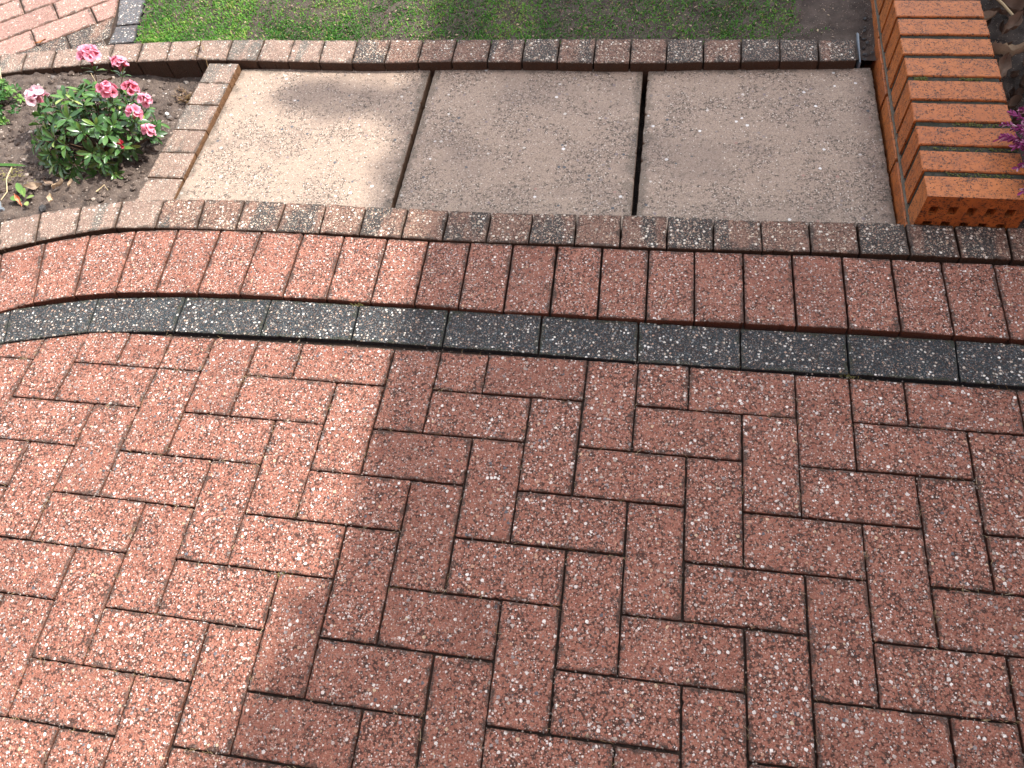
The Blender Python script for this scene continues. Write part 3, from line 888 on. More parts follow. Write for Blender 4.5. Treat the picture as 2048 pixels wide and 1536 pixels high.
# ------------------------------------------------------------------ grass
def grass_density(x, y):
    d = 1.15 + .9 * noise.noise(Vector((x * 4.5, y * 4.5, 0))) + .5 * noise.noise(Vector((x * 16, y * 16, 4)))
    yk = interp(cb, min(x, .69))
    nk = y - yk
    if -1.0 < x < .7 and nk < .05: d -= (.05 - nk) * 17 * (1.0 if x > -.9 else .3)
    if x < -1.02: d += .55
    if x > .35: d -= (x - .35) * 1.9
    if x > .56: d -= .5
    if -.9 < x < -.62: d -= .12
    return d
mb = MB()
rg = random.Random(5)
cnt = 0
while cnt < 90000:
    y = 1.335 + (rg.random() ** 1.6) * .75
    x = rg.uniform(-1.6, .74)
    if not in_lawn(x, y) or y < interp(cb, min(x, .69)) - .002: continue
    cnt += 1
    d = grass_density(x, y)
    if rg.random() > d: continue
    z = lawn_z(x, y) - .002
    L = rg.uniform(.005, .013) * (1.25 if x < -1.0 else 1)
    a = rg.uniform(0, 2 * pi); lean = rg.uniform(.3, 1.5)
    dx, dy, dzz = cos(a) * sin(lean), sin(a) * sin(lean), cos(lean)
    w = rg.uniform(.0009, .0019)
    t = .35 + .45 * noise.noise(Vector((x * 7, y * 7, 9))) + rg.gauss(0, .16) + (.10 if x < -1 else 0)
    if rg.random() < .07: t = rg.uniform(.85, 1)
    t = max(0, min(1, t))
    sx, sy = -sin(a) * w, cos(a) * w
    mb.add([(x - sx, y - sy, z), (x + sx, y + sy, z), (x + dx * L * .55 + sx * .9, y + dy * L * .55 + sy * .9, z + dzz * L * .7),
            (x + dx * L * .55 - sx * .9, y + dy * L * .55 - sy * .9, z + dzz * L * .7), (x + dx * L, y + dy * L, z + dzz * L * .85)],
           [(0, 1, 2, 3), (3, 2, 4)], t)
tag(mb.build("grass", M_GRASS), "short mossy grass growing behind the raised kerb", "grass", kind="stuff")
# leaf crumbs lying in the grass
mb = MB()
for _ in range(520):
    x, y = rg.uniform(-1.4, .66), 1.345 + rg.random() ** 1.3 * .3
    if not in_lawn(x, y): continue
    a = rg.uniform(0, 2 * pi)
    mb.leaf(Vector((x, y, lawn_z(x, y) + rg.uniform(.002, .008))), Vector((cos(a), sin(a), rg.uniform(-.2, .3))), Vector((rg.uniform(-.4, .4), rg.uniform(-.4, .4), 1)), rg.uniform(.005, .013), rg.uniform(.003, .007), rg.random(), n=2, wob=.1)
tag(mb.build("leaf_litter", M_DEAD), "crumbs of brown dead leaf scattered in the grass", "leaf litter", kind="stuff")

# ------------------------------------------------------------------ brick wall on the right
wall = empty("brick_wall", (.86, 1.6, -.16))
tag(wall, "low orange brick garden wall capped with bricks set on edge, mossy dark mortar", "wall")
WX0, WX1, WT, WB = .755, .9535, .095, -.004
cuts = [.685, .761, .838, .912, .981, 1.061, 1.137, 1.209, 1.277, 1.352]
while cuts[-1] < 4.6: cuts.append(cuts[-1] + .0745)
rg = random.Random(3)
def brick_piece(mb, x0, x1, y0, y1, z0, z1, t, ch=.0020, rr=.0015):
    """one brick with softened, slightly wandering arrises"""
    n = 10
    def ring(z, ins):
        pts = []
        for (ax, ay, bx, by, ix, iy) in ((x0, y0, x1, y0, 0, 1), (x1, y0, x1, y1, -1, 0), (x1, y1, x0, y1, 0, -1), (x0, y1, x0, y0, 1, 0)):
            for k in range(n):
                u = k / n
                j = abs(noise.noise(Vector(((ax + (bx - ax) * u) * 70, (ay + (by - ay) * u) * 70, z * 30)))) * rr * 2
                px_, py_ = ax + (bx - ax) * u, ay + (by - ay) * u
                sx = ins if px_ < (x0 + x1) / 2 else -ins
                sy = ins if py_ < (y0 + y1) / 2 else -ins
                if iy: pts.append((min(max(px_, x0 + ins), x1 - ins), py_ + sy + iy * j, z))
                else: pts.append((px_ + sx + ix * j, min(max(py_, y0 + ins), y1 - ins), z))
        return pts
    R = [ring(z0, ch), ring(z0 + ch, 0), ring(z1 - ch, 0), ring(z1, ch)]
    N = len(R[0]); vs = [p for r in R for p in r]; fs = []
    for k in range(3):
        for i in range(N):
            j = (i + 1) % N
            fs.append((k * N + i, k * N + j, (k + 1) * N + j, (k + 1) * N + i))
    fs.append(tuple(3 * N + i for i in range(N))); fs.append(tuple(range(N - 1, -1, -1)))
    mb.add(vs, fs, t)
cop = MB()
for i in range(len(cuts) - 1):
    if i == 0: continue
    jx, jz = rg.uniform(-.0015, .0015), rg.uniform(-.0012, .0012)
    gapj = [.0, .0205, .020, .015, .0205, .0165, .0175, .013, .0145, .017][i] if i < 10 else .016
    brick_piece(cop, WX0 + jx, WX1 + jx, cuts[i] - .003, cuts[i + 1] - gapj + .001, WB, WT + jz, rg.random())
cop.build("coping", M_BRICK, wall)
# end brick: its perforated bed face looks at the drive
eb = MB()
y0, y1 = cuts[0], cuts[1] - .0195
x0, x1, z0, z1 = WX0, WX1 + .004, WB, WT
hx = [x0 + .016 + .0365 * k for k in range(5)]
hw, hz, hh = .0175, [z1 - .052, z1 - .094], [.023, .022]
xs_ = sorted([x0, x1] + [v for h in hx for v in (h, h + hw)])
zs_ = sorted([z0, z1] + [v for a, b in zip(hz, hh) for v in (a, a + b)])
V = {}
def gv(x, y, z):
    k = (round(x, 5), round(y, 5), round(z, 5))
    if k not in V: V[k] = len(V)
    return V[k]
F = []
for i in range(len(xs_) - 1):
    for j in range(len(zs_) - 1):
        xa, xb, za, zb = xs_[i], xs_[i + 1], zs_[j], zs_[j + 1]
        hole = any(abs(xa - h) < 1e-6 for h in hx) and any(abs(za - h) < 1e-6 for h in hz)
        if not hole:
            F.append((gv(xa, y0, za), gv(xb, y0, za), gv(xb, y0, zb), gv(xa, y0, zb)))
        else:
            d = y0 + .061
            F += [(gv(xa, y0, za), gv(xa, y0, zb), gv(xa, d, zb), gv(xa, d, za)), (gv(xb, y0, za), gv(xb, d, za), gv(xb, d, zb), gv(xb, y0, zb)),
                  (gv(xa, y0, zb), gv(xb, y0, zb), gv(xb, d, zb), gv(xa, d, zb)), (gv(xa, y0, za), gv(xa, d, za), gv(xb, d, za), gv(xb, y0, za)),
                  (gv(xa, d, za), gv(xa, d, zb), gv(xb, d, zb), gv(xb, d, za))]
F += [(gv(x0, y0, z1), gv(x1, y0, z1), gv(x1, y1, z1), gv(x0, y1, z1)), (gv(x0, y0, z0), gv(x0, y0, z1), gv(x0, y1, z1), gv(x0, y1, z0)),
      (gv(x1, y0, z0), gv(x1, y1, z0), gv(x1, y1, z1), gv(x1, y0, z1)), (gv(x0, y1, z0), gv(x0, y1, z1), gv(x1, y1, z1), gv(x1, y1, z0))]
eb.add([k for k in V], F, .8)
ebo = eb.build("perforated_end_brick", M_BRICK, wall)
tag(ebo, "end brick showing two rows of dark square holes")
# mortar between the bricks on edge, a few mm below their faces
mo = MB()
mo.box(WX0 + .004, WX1 - .004, cuts[0] + .05, 4.55, WB - .004, WT - .0045)
mo.build("coping_mortar", M_MORTAR, wall)
bm_ = MB()
# bed joint under the coping, recessed and a bit ragged
N = 120
pv = []
for k in range(N + 1):
    y = cuts[0] + .002 + (4.55 - cuts[0]) * (k / N) ** 1.6
    w = .0015 + .0018 * noise.noise(Vector((y * 25, 0, 3)))
    pv += [(WX0 + .001 - w, y, WB - .001), (WX0 + .001 - w * .3, y, WB - .0125), (WX1, y, WB - .0125), (WX1, y, WB - .001)]
bm_.add(pv, [(4 * k + a, 4 * k + (a + 1) % 4, 4 * (k + 1) + (a + 1) % 4, 4 * (k + 1) + a) for k in range(N) for a in range(4)] + [(0, 3, 2, 1)])
bm_.build("bed_mortar", M_MORTAR_PALE, wall)
lo = MB()
for c in range(2):
    zt = WB - .0125 - c * .075
    y = cuts[0] + .003 - (.11 if c else 0)
    while y < 4.5:
        L = .215 if y > .6 else .215
        ya, yb = max(y, cuts[0] + .004), y + L
        xx = WX0 - (.0045 if (c == 0 and y < 1.17) else 0) + rg.uniform(-.001, .001)
        brick_piece(lo, xx, WX1 + .003, ya, yb, zt - .065, zt, rg.random() * .6)
        y += .222 + rg.uniform(0, .003)
lo.build("brickwork", M_BRICK, wall)
lm_ = MB(); lm_.box(WX0 + .003, WX1, cuts[0] + .008, 4.5, -.17, WB - .014)
for c in range(1):
    pass
lm_.build("brickwork_mortar", M_MORTAR_PALE, wall)
# moss in three of the coping joints
ms = MB()
for (yj, xa, xb) in ((1.051, .77, .80), (1.051, .865, .915), (.751, .80, .93), (.9025, .83, .95), (.8275, .77, .95)):
    for _ in range(110):
        x = rg.uniform(xa, xb)
        ms.blob((x, yj + rg.gauss(0, .0028), WT - .004 + rg.uniform(-.002, .0025)), rg.uniform(.0008, .0022), rg.random() * .5, (1, 1, .6))
ms.build("moss", M_JOINT_MOSS, wall)

# slate shard and strip standing between lawn kerb and wall
mb = MB(); rg = random.Random(8)
mb.add([(.706, 1.285, -.06), (.712, 1.280, -.06), (.716, 1.40, -.06), (.709, 1.405, -.06), (.7085, 1.285, -.042), (.7105, 1.281, -.040), (.715, 1.40, -.04), (.711, 1.405, -.04)],
       [(0, 3, 2, 1), (4, 5, 6, 7), (0, 1, 5, 4), (1, 2, 6, 5), (2, 3, 7, 6), (3, 0, 4, 7)], .5)
tag(mb.build("edging_strip", M_PLAST_G), "thin pale plastic strip on edge between lawn kerb end and wall", "edging strip")
mb = MB()
for _ in range(14):
    mb.blob((rg.uniform(.715, .745), rg.uniform(1.3, 1.47), -.045 + rg.uniform(-.004, .008)), rg.uniform(.003, .007), rg.random() * .3, (1, 1.2, .6), .4)
tag(mb.build("rubble", M_SLATE), "dark rubble in the gap between lawn kerb and wall", "rubble", kind="stuff")

# ------------------------------------------------------------------ pink rhododendron
def floret(mb, c, d, rad, t0, rg, openn=1.0):
    """one ruffled five-lobed flower"""
    d = d.normalized(); a = d.orthogonal().normalized(); b = d.cross(a)
    a0 = rg.uniform(0, 2 * pi)
    for k in range(5):
        th = a0 + k * 2 * pi / 5 + rg.uniform(-.15, .15)
        rd = a * cos(th) + b * sin(th); sd = a * -sin(th) + b * cos(th)
        vs, ts = [], []
        for i in range(5):
            u = i / 4
            r = rad * (.1 + .95 * u ** 1.15 * openn)
            h = rad * (-.9 + 1.15 * sqrt(u)) - rad * .3 * u * u * openn
            w = rad * (.1 + .62 * sin(pi * min(1, .12 + u * .72)))
            for j in range(3):
                s_ = (j - 1)
                ruf = rad * .15 * rg.uniform(-1, 1) * u
                vs.append(c + rd * r + sd * (w * s_) + d * (h + ruf - abs(s_) * rad * .05 * (1 - 2 * u)))
                ts.append(max(0, min(1, t0 + .45 * (u - .45) + rg.uniform(-.1, .1))))
        fs = []
        for i in range(4):
            for j in range(2):
                q = i * 3 + j
                fs.append((q, q + 1, q + 4, q + 3))
        mb.add(vs, fs, ts)
bush = empty("rhododendron", (-1.262, .885, -.07))
tag(bush, "small evergreen rhododendron with glossy green leaves and pink flower clusters in the bed", "shrub")
rg = random.Random(21)
BASE = Vector((-1.255, .875, -.06))
flowers = [((-1.282, 1.06, .105), .034, 17, .58), ((-1.205, 1.056, .085), .026, 10, .6), ((-1.405, .945, .06), .033, 9, 1.0), ((-1.175, .929, .105), .028, 11, .55),
           ((-1.149, .98, .07), .024, 9, .42), ((-1.111, .961, .05), .022, 8, .66), ((-1.104, .89, .068), .024, 7, .55), ((-1.087, .884, .02), .02, 6, .66), ((-1.136, .824, .028), .014, 4, .12)]
FLAB = ["large ruffled pink cluster highest on the shrub", "pink cluster on a stalk, second from the kerb side", "pale open pink cluster on the left of the shrub", None, None, None, None, "low pink cluster nearest the divider blocks", "small red bud cluster low on the shrub"]
stems = MB(); leaves = MB()
def branch(a, b, r=.0022, sag=.0):
    mid = (a + b) / 2 + Vector((rg.uniform(-.012, .012), rg.uniform(-.012, .012), -.015 - sag))
    pts = []
    for k in range(6):
        t = k / 5
        pts.append(a * (1 - t) ** 2 + mid * (2 * t * (1 - t)) + b * t * t)
    stems.tube(pts, r, 5, .5, .55)
    return (pts[-1] - pts[-2]).normalized()
def rosette(c, axis, n, L, tilt0=1.1, tbase=.45):
    axis = axis.normalized(); a = axis.orthogonal().normalized(); b = axis.cross(a)
    o = rg.uniform(0, 2 * pi)
    for k in range(n):
        th = o + 2.399 * k + rg.uniform(-.2, .2)
        tl = tilt0 * rg.uniform(.7, 1.15) * (.55 if k > n - 3 else 1)
        d = axis * cos(tl) + (a * cos(th) + b * sin(th)) * sin(tl)
        ll = L * rg.uniform(.7, 1.15) * (.6 if k > n - 3 else 1)
        t = max(0, min(1, tbase + rg.gauss(0, .17) + (.35 if k > n - 3 else 0) + (.4 if rg.random() < .03 else 0)))
        leaves.leaf(c - axis * rg.uniform(0, .008) + d * .003, d, axis, ll, ll * rg.uniform(.36, .46), t, curl=rg.uniform(.05, .4), fold=rg.uniform(.05, .25), n=5)
CEN = Vector((-1.262, .905, -.02)); RX, RY, RZ = .158, .132, .115
pts = []
tries = 0
while len(pts) < 92 and tries < 9000:
    tries += 1
    th = rg.uniform(0, 2 * pi); ph = rg.uniform(-.25, pi / 2)
    rr = 1 if rg.random() < .7 else rg.uniform(.55, .9)
    p = Vector((cos(th) * cos(ph), sin(th) * cos(ph), sin(ph)))
    q = CEN + Vector((p.x * RX, p.y * RY, p.z * RZ)) * rr * (1 + .13 * noise.noise(p * 2.2))
    if q.z < -.052: continue
    if q.x > -1.19 and q.y > 1.0: continue
    if q.x < -1.33 and q.y > .985: continue
    if any((q - o).length < .029 for o, _ in pts): continue
    pts.append((q, p))
for q, p in pts:
    d = (Vector((p.x, p.y, max(.15, p.z))) + Vector((0, 0, .35))).normalized()
    branch(BASE + Vector((rg.uniform(-.012, .012), rg.uniform(-.012, .012), 0)), q, .0019)
    rosette(q, d, rg.randint(7, 10), .034 * rg.uniform(.8, 1.15))
    if rg.random() < .5: rosette(q - d * .016, d, 4, .034, 1.35, .3)
for (c, R, nf, t0), lab in zip(flowers, FLAB):
    c = Vector(c)
    d = branch(BASE, c - Vector((0, 0, .018)), .002)
    ax = (d + Vector((0, 0, 1.2)) + (c - CEN) * 1.5).normalized()
    rosette(c - ax * R * .9, ax, 7, .032, 1.25, .5)
    fm = MB()
    a = ax.orthogonal().normalized(); b = ax.cross(a)
    for k in range(nf):
        th = 2.399 * k; u = sqrt((k + .3) / nf)
        dd = (ax * cos(u * 1.35) + (a * cos(th) + b * sin(th)) * sin(u * 1.35)).normalized()
        small = R < .016
        floret(fm, c + dd * R * .78 + Vector((rg.uniform(-1, 1), rg.uniform(-1, 1), rg.uniform(-1, 1))) * R * .12, (dd + Vector((rg.uniform(-1, 1), rg.uniform(-1, 1), rg.uniform(-1, 1))) * .35), R * (.42 if nf > 6 else .55) * rg.uniform(.8, 1.2), t0, rg, .35 if small else rg.uniform(.75, 1.1))
        fm.tube([c - ax * R * .6, c + dd * R * .3], .0008, 4, .6)
    fo = fm.build("flower_cluster", M_PETAL, bush, smooth=True)
    if lab: fo["label"] = lab
stems.build("stem", M_BARK, bush)
leaves.build("foliage", M_LEAF, bush, smooth=True)

# ------------------------------------------------------------------ curly green plant, left edge
rg = random.Random(31)
fern = empty("leafy_plant", (-1.66, 1.03, -.07))
tag(fern, "low bright green curly-leaved plant at the left picture edge beside the rhododendron", "plant")
mb = MB(); st = MB()
for k in range(150):
    th = rg.uniform(0, 2 * pi); ph = rg.uniform(-.1, pi / 2)
    p = Vector((cos(th) * cos(ph), sin(th) * cos(ph), sin(ph)))
    q = Vector((-1.675, 1.025, -.055)) + Vector((p.x * .115, p.y * .10, p.z * .085)) * rg.uniform(.7, 1.05)
    st.tube([Vector((-1.675, 1.025, -.07)) + Vector((p.x * .01, p.y * .01, 0)), (q + Vector((-1.675, 1.025, -.05))) / 2, q], .001, 4, .5)
    up = (p + Vector((0, 0, .5))).normalized()
    a = up.orthogonal().normalized(); b = up.cross(a); o = rg.uniform(0, 6.28)
    tt = rg.uniform(.2, .9)
    for j in range(8):
        t_ = o + j * .785 + rg.uniform(-.2, .2)
        d = (a * cos(t_) + b * sin(t_)) * .9 + up * rg.uniform(-.1, .6)
        mb.leaf(q + d * rg.uniform(0, .006), d, up, rg.uniform(.009, .017), rg.uniform(.006, .011), min(1, max(0, tt + rg.uniform(-.2, .2))), curl=rg.uniform(-.4, .6), fold=.3, n=3, wob=.12)
mb.build("foliage", M_FERN, fern)
st.build("stem", M_FERN, fern)

# ------------------------------------------------------------------ things lying in the bed
def sz(x, y): return soil_z(x, y)
rg = random.Random(51)
mb = MB()
for _ in range(1500):
    x, y = rg.uniform(-1.95, -1.07), rg.uniform(.55, 1.24)
    if y < interp([a for a, b in A_], x) or y > interp([b for a, b in C_], x): continue
    big = rg.random() < .06
    r = rg.uniform(.0035, .008) if big else rg.uniform(.001, .0034)
    mb.blob((x, y, sz(x, y) + r * .2), r, min(.62, rg.random() * .5) if rg.random() < .9 else rg.uniform(.6, 1), (1, 1.2, .65), .3)
tag(mb.build("gravel", M_STONE), "small stones and crumbs scattered over the bed soil", "gravel", kind="stuff")
mb = MB()
for _ in range(900):
    x, y = rg.uniform(-1.95, -1.07), rg.uniform(.55, 1.24)
    if y < interp([a for a, b in A_], x) or y > interp([b for a, b in C_], x): continue
    r = rg.uniform(.003, .009)
    mb.blob((x, y, sz(x, y) + r * .1), r, .5, (1, 1.1, .7), .35)
tag(mb.build("soil_crumbs", M_SOIL), "brown lumps of loose soil in the flower bed", "soil", kind="stuff")
stone = MB(); stone.blob((-1.225, 1.117 - .16, sz(-1.22, .957) + .004), .0065, 1.0, (1, 1, .8), .15)
mb = MB(); mb.blob((-1.143, 1.049, sz(-1.143, 1.049) + .004), .007, 1.0, (1, .9, .8), .15)
tag(mb.build("white_stone", M_STONE), "small white stone on the soil right of the rhododendron flowers", "stone")
mb = MB(); mb.blob((-1.298, .640, -.018), .011, .3, (1.2, .8, .7), .12)
tag(mb.build("grey_pebble", M_SLATE), "grey oval pebble against the kerb, below the dead leaves", "stone")

def straw(pts, r, t, label, name="straw", mat=None):
    mb = MB(); mb.tube(pts, r, 5, t, .5)
    return tag(mb.build(name, mat or M_STRAW), label, "straw", "dry stalks in the flower bed")
straw([(-1.49, 1.08, -.055), (-1.44, 1.12, -.048), (-1.385, 1.148, -.052), (-1.36, 1.15, -.05)], .003, .25, "brown curved stalk on soil under the lawn kerb shadow")
straw([(-1.70, 1.175, -.02), (-1.685, 1.13, -.04), (-1.66, 1.105, -.06)], .0016, .9, "pale dry stalk leaning on the kerb at the far left")
straw([(-1.575, 1.12, -.045), (-1.545, 1.095, -.055), (-1.53, 1.075, -.06)], .0016, .9, "short pale stalk between curly plant and kerb")
straw([(-1.41, 1.17, -.03), (-1.39, 1.145, -.055)], .001, .8, "thin straight pale stalk touching the kerb shadow")
straw([(-1.47, .80, -.03), (-1.462, .745, -.03), (-1.435, .70, -.028), (-1.43, .665, -.022)], .0022, .8, "long bent straw beside the green seedling")
straw([(-1.19, .715, -.03), (-1.178, .74, -.03), (-1.16, .722, -.03)], .0017, .85, "small forked straw near the front of the bed")
straw([(-1.52, .74, -.03), (-1.478, .765, -.028)], .0022, .8, "straw at the left edge under the grey-green blade")
straw([(-1.48, .90, -.045), (-1.42, .915, -.04), (-1.385, .95, -.045)], .0018, .3, "brown twig in the shrub's shadow")
# curled wire-like stem on the lawn kerb
mb = MB()
mb.tube([(-1.105 + .022 * cos(t) - .01, 1.268 + .022 * sin(t), -.022 + .006 * sin(t * 2)) for t in [k * .33 for k in range(12)]] + [(-1.075, 1.235, -.028), (-1.07, 1.215, -.05)], .0013, 5, .2, .6)
tag(mb.build("dry_tendril", M_STRAW), "dark curled dry tendril lying on the lawn kerb by the divider", "tendril")
# dead crown of a plant beside the divider
cl = empty("dead_plant", (-1.12, 1.13, -.08)); tag(cl, "dried dead plant crown with dark twigs in a hole beside the divider", "dead plant")
mb = MB(); lf = MB()
for k in range(46):
    a = rg.uniform(0, 2 * pi); L = rg.uniform(.02, .042)
    d = Vector((cos(a), sin(a) * .8, rg.uniform(.3, 1.1))).normalized()
    b0 = Vector((-1.122 + rg.uniform(-.018, .018), 1.138 + rg.uniform(-.01, .016), -.088))
    mb.tube([b0, b0 + d * L * .5, b0 + d * L + Vector((rg.uniform(-.008, .008), rg.uniform(-.008, .008), -.006))], .0011, 4, rg.random() * .5, .4)
    if k % 2: lf.leaf(b0 + d * L * .7, Vector((rg.uniform(-1, 1), rg.uniform(-1, 1), .1)), Vector((0, 0, 1)), rg.uniform(.008, .016), .006, rg.random() * .6, wob=.15, n=3)
mb.build("twigs", M_STRAW, cl); lf.build("withered_leaves", M_DEAD, cl)

def crumple(mb, c, a, L, w, t, tilt, curl, rg2):
    """a crisp dry leaf: lobed outline, rolled edges and creases"""
    nx, ny = 12, 8
    sd = rg2.uniform(0, 50); ph = rg2.uniform(-.6, .6)
    vs, ts, fs = [], [], []
    for i in range(nx + 1):
        u = i / nx
        prof = max(.02, sin(pi * min(1, u * .96 + .03)) ** .7 * (.75 + .25 * sin(u * 9 + sd)))
        for j in range(ny + 1):
            v_ = (j / ny - .5) * 2
            x = L * (u - .5); y = w * .5 * prof * v_
            z = curl * w * .55 * v_ * v_ + curl * L * .35 * (u - .5) ** 2 * 2
            z += (noise.noise(Vector((x * 70, y * 70, sd))) * .22 + noise.noise(Vector((x * 190, y * 190, sd + 9))) * .1) * w
            y *= 1 - .25 * curl * abs(v_)
            z2 = z + x * tilt + y * ph
            vs.append((c[0] + x * cos(a) - y * sin(a), c[1] + x * sin(a) + y * cos(a), c[2] + z2))
            ts.append(max(0, min(1, t + .25 * noise.noise(Vector((x * 60, y * 60, sd + 3))) - (.12 if abs(v_) < .13 else 0))))
    for i in range(nx):
        for j in range(ny):
            q = i * (ny + 1) + j
            fs.append((q, q + 1, q + ny + 2, q + ny + 1))
    mb.add(vs, fs, ts)
def dead_leaf(c, a, L, w, t, label, tilt=.1, curl=.3, mat=None, grp="dead leaves", z=None, name="dead_leaf"):
    mb = MB()
    crumple(mb, c, a, L, w * 1.15, t, tilt, curl + .3, rg)
    mb.tube([Vector(c) - Vector((cos(a), sin(a), 0)) * L * .7, Vector(c) - Vector((cos(a), sin(a), -.05)) * L * .4], .0007, 4, .2)
    return tag(mb.build(name, mat or M_DEAD, smooth=True), label, "leaf", grp)
G1 = "dead leaves in the flower bed"
dead_leaf((-1.36, .715, -.022), .15, .05, .018, .8, "tan curled dead leaf beside the green seedling", .05, .1, grp=G1)
dead_leaf((-1.325, .73, -.022), -.35, .045, .017, .72, "tan dead leaf lying across the one beside the seedling", .1, .1, grp=G1)
dead_leaf((-1.29, .72, -.02), .9, .032, .02, .85, "crumpled pale dead leaf, right of the tan ones", .2, .5, grp=G1)
dead_leaf((-1.262, .73, -.02), 1.4, .02, .013, 1.0, "small yellow dead leaf behind the crumpled ones", .3, .4, grp=G1)
dead_leaf((-1.283, .667, -.014), 1.7, .022, .014, 1.0, "pale yellow leaf scrap beside the grey pebble", .3, .4, grp=G1)
dead_leaf((-1.365, 1.165, -.05), .2, .035, .014, .5, "reddish brown leaf under the lawn kerb behind the shrub", .1, .3, grp=G1)
dead_leaf((-1.43, 1.135, -.052), .5, .022, .012, .4, "brown leaf crumb by the curved stalk", .1, .3, grp=G1)
dead_leaf((-1.327, .625, .020), 2.3, .03, .013, .75, "orange-red dead leaf lying on the front kerb", .5, .5, mat=simple("orange_leaf", (.5, .12, .05), (.6, .3, .18), 90, .6, .0005), grp=G1)
dead_leaf((-1.655, 1.325, -.044), .4, .035, .012, .7, "orange-brown dead leaf lying on the far path", .1, .2, mat=simple("rust_leaf", (.36, .13, .05), (.45, .22, .1), 90, .6, .0005), grp=G1)
# seedling and blade
sd = empty("seedling", (-1.37, .685, -.03)); tag(sd, "green seedling weed with oval leaves at the lower left of the bed", "weed")
mb = MB(); up = Vector((0, 0, 1))
for (bx, by, a, L, w, t) in ((-1.372, .682, 2.35, .052, .019, .85), (-1.372, .68, 2.0, .03, .014, .9), (-1.375, .668, 3.0, .03, .02, .8), (-1.365, .676, .3, .022, .013, .95), (-1.36, .665, -.8, .022, .014, 1.0)):
    mb.leaf(Vector((bx, by, -.024)), Vector((cos(a), sin(a), .28)), up, L, w, t, .1, .15, 5)
mb.build("foliage", M_LEAF, sd, smooth=True)
mb = MB(); mb.leaf(Vector((-1.56, .79, -.03)), Vector((1, .03, .06)), up, .13, .011, .65, .05, .3, 7)
tag(mb.build("grass_blade", M_FERN), "flat grey-green blade lying on the soil at the left edge", "leaf")
sc = MB()
for k in range(60):
    sc.leaf(Vector((-1.435 + rg.gauss(0, .024), .755 + rg.gauss(0, .012), -.026 + rg.uniform(0, .008))), Vector((rg.uniform(-1, 1), rg.uniform(-1, 1), .3)), up, rg.uniform(.004, .009), .004, rg.uniform(.4, 1), n=2, wob=.1)
tag(sc.build("moss_clump", M_JOINT_MOSS), "yellow-green mossy scrap on the soil above the seedling", "moss")
# peg lying at the kerb
pg = empty("ground_peg", (-1.40, .63, -.01)); tag(pg, "small black peg with a pale grey collar at the left corner of the bed", "peg")
mb = MB(); mb.tube([(-1.438, .682, .012), (-1.425, .66, .010), (-1.398, .625, .006)], .0055, 10, .5); mb.build("rod", M_PLAST_K, pg)
mb = MB(); mb.tube([(-1.400, .628, .008), (-1.382, .604, .012)], .0085, 12, .5); mb.tube([(-1.415, .595, .018), (-1.36, .600, .018)], .004, 8, .5); mb.build("collar", M_PLAST_G, pg)
mb = MB(); mb.tube([(-1.448, .69, .014), (-1.436, .68, .012)], .009, 10, .5); mb.build("cap", M_PLAST_G, pg)

# moss tufts and dry grass wisps in the joints of the paving
MT = [((.352, -.47, .0), 26, "yellow-green moss tuft in a joint near the bottom edge of the picture"), ((-.397, -.203, .0), 12, "tiny yellow moss at a block corner on the sunlit side"),
      ((-.40, .392, .006), 14, "moss tuft between red header and charcoal block in sun"), ((.60, .299, .002), 10, "tiny moss at the joint under the charcoal band, right of centre"),
      ((-.93, .285, .003), 12, "small moss patch under the sunlit charcoal band"), ((-.60, 1.345, -.03), 14, "light green tuft on the back of the lawn kerb")]
for c, n_, lab in MT:
    mb = MB()
    for k in range(n_ * 3):
        p = Vector(c) + Vector((rg.gauss(0, .008), rg.gauss(0, .0028), 0))
        mb.leaf(p + Vector((0, 0, -.003)), Vector((rg.uniform(-1, 1), rg.uniform(-1, 1), rg.uniform(.4, 1.5))), up, rg.uniform(.003, .0075), .0018, rg.uniform(0, 1), n=2)
    tag(mb.build("moss_tuft", M_JOINT_MOSS), lab, "moss", "moss tufts in the paving joints")
ws = MB()
for _ in range(330):
    h = rg.choice(herr); q = h[0]; i = rg.randrange(len(q)); a, b = q[i], q[(i + 1) % len(q)]
    t = rg.random(); x, y = a[0] + (b[0] - a[0]) * t, a[1] + (b[1] - a[1]) * t
    for k in range(rg.randint(1, 3)):
        an = rg.uniform(0, 6.28); L = rg.uniform(.004, .014)
        p0 = Vector((x + rg.uniform(-.003, .003), y + rg.uniform(-.003, .003), -.002)); p1 = p0 + Vector((cos(an) * L * .6, sin(an) * L * .6, rg.uniform(.002, .005))); p2 = p0 + Vector((cos(an) * L + rg.uniform(-.003, .003), sin(an) * L, rg.uniform(.0015, .004)))
        ws.tube([p0, p1, p2], .00035, 3, rg.uniform(.2, 1), .5)
tag(ws.build("root_wisps", M_STRAW), "dry hair-fine roots and grass wisps in the paving joints", "dry grass", kind="stuff")
# grit washed on the paving
gr = MB()
for _ in range(1500):
    h = rg.choice(herr); q = h[0]; i = rg.randrange(len(q)); a, b = q[i], q[(i + 1) % len(q)]
    t = rg.random(); r = rg.uniform(.0006, .0018)
    gr.blob((a[0] + (b[0] - a[0]) * t + rg.gauss(0, .003), a[1] + (b[1] - a[1]) * t + rg.gauss(0, .003), r * .4), r, rg.random() * .45, (1, 1, .7), .3)
tag(gr.build("grit", M_STONE), "dark grit lying along the paving joints", "grit", kind="stuff")

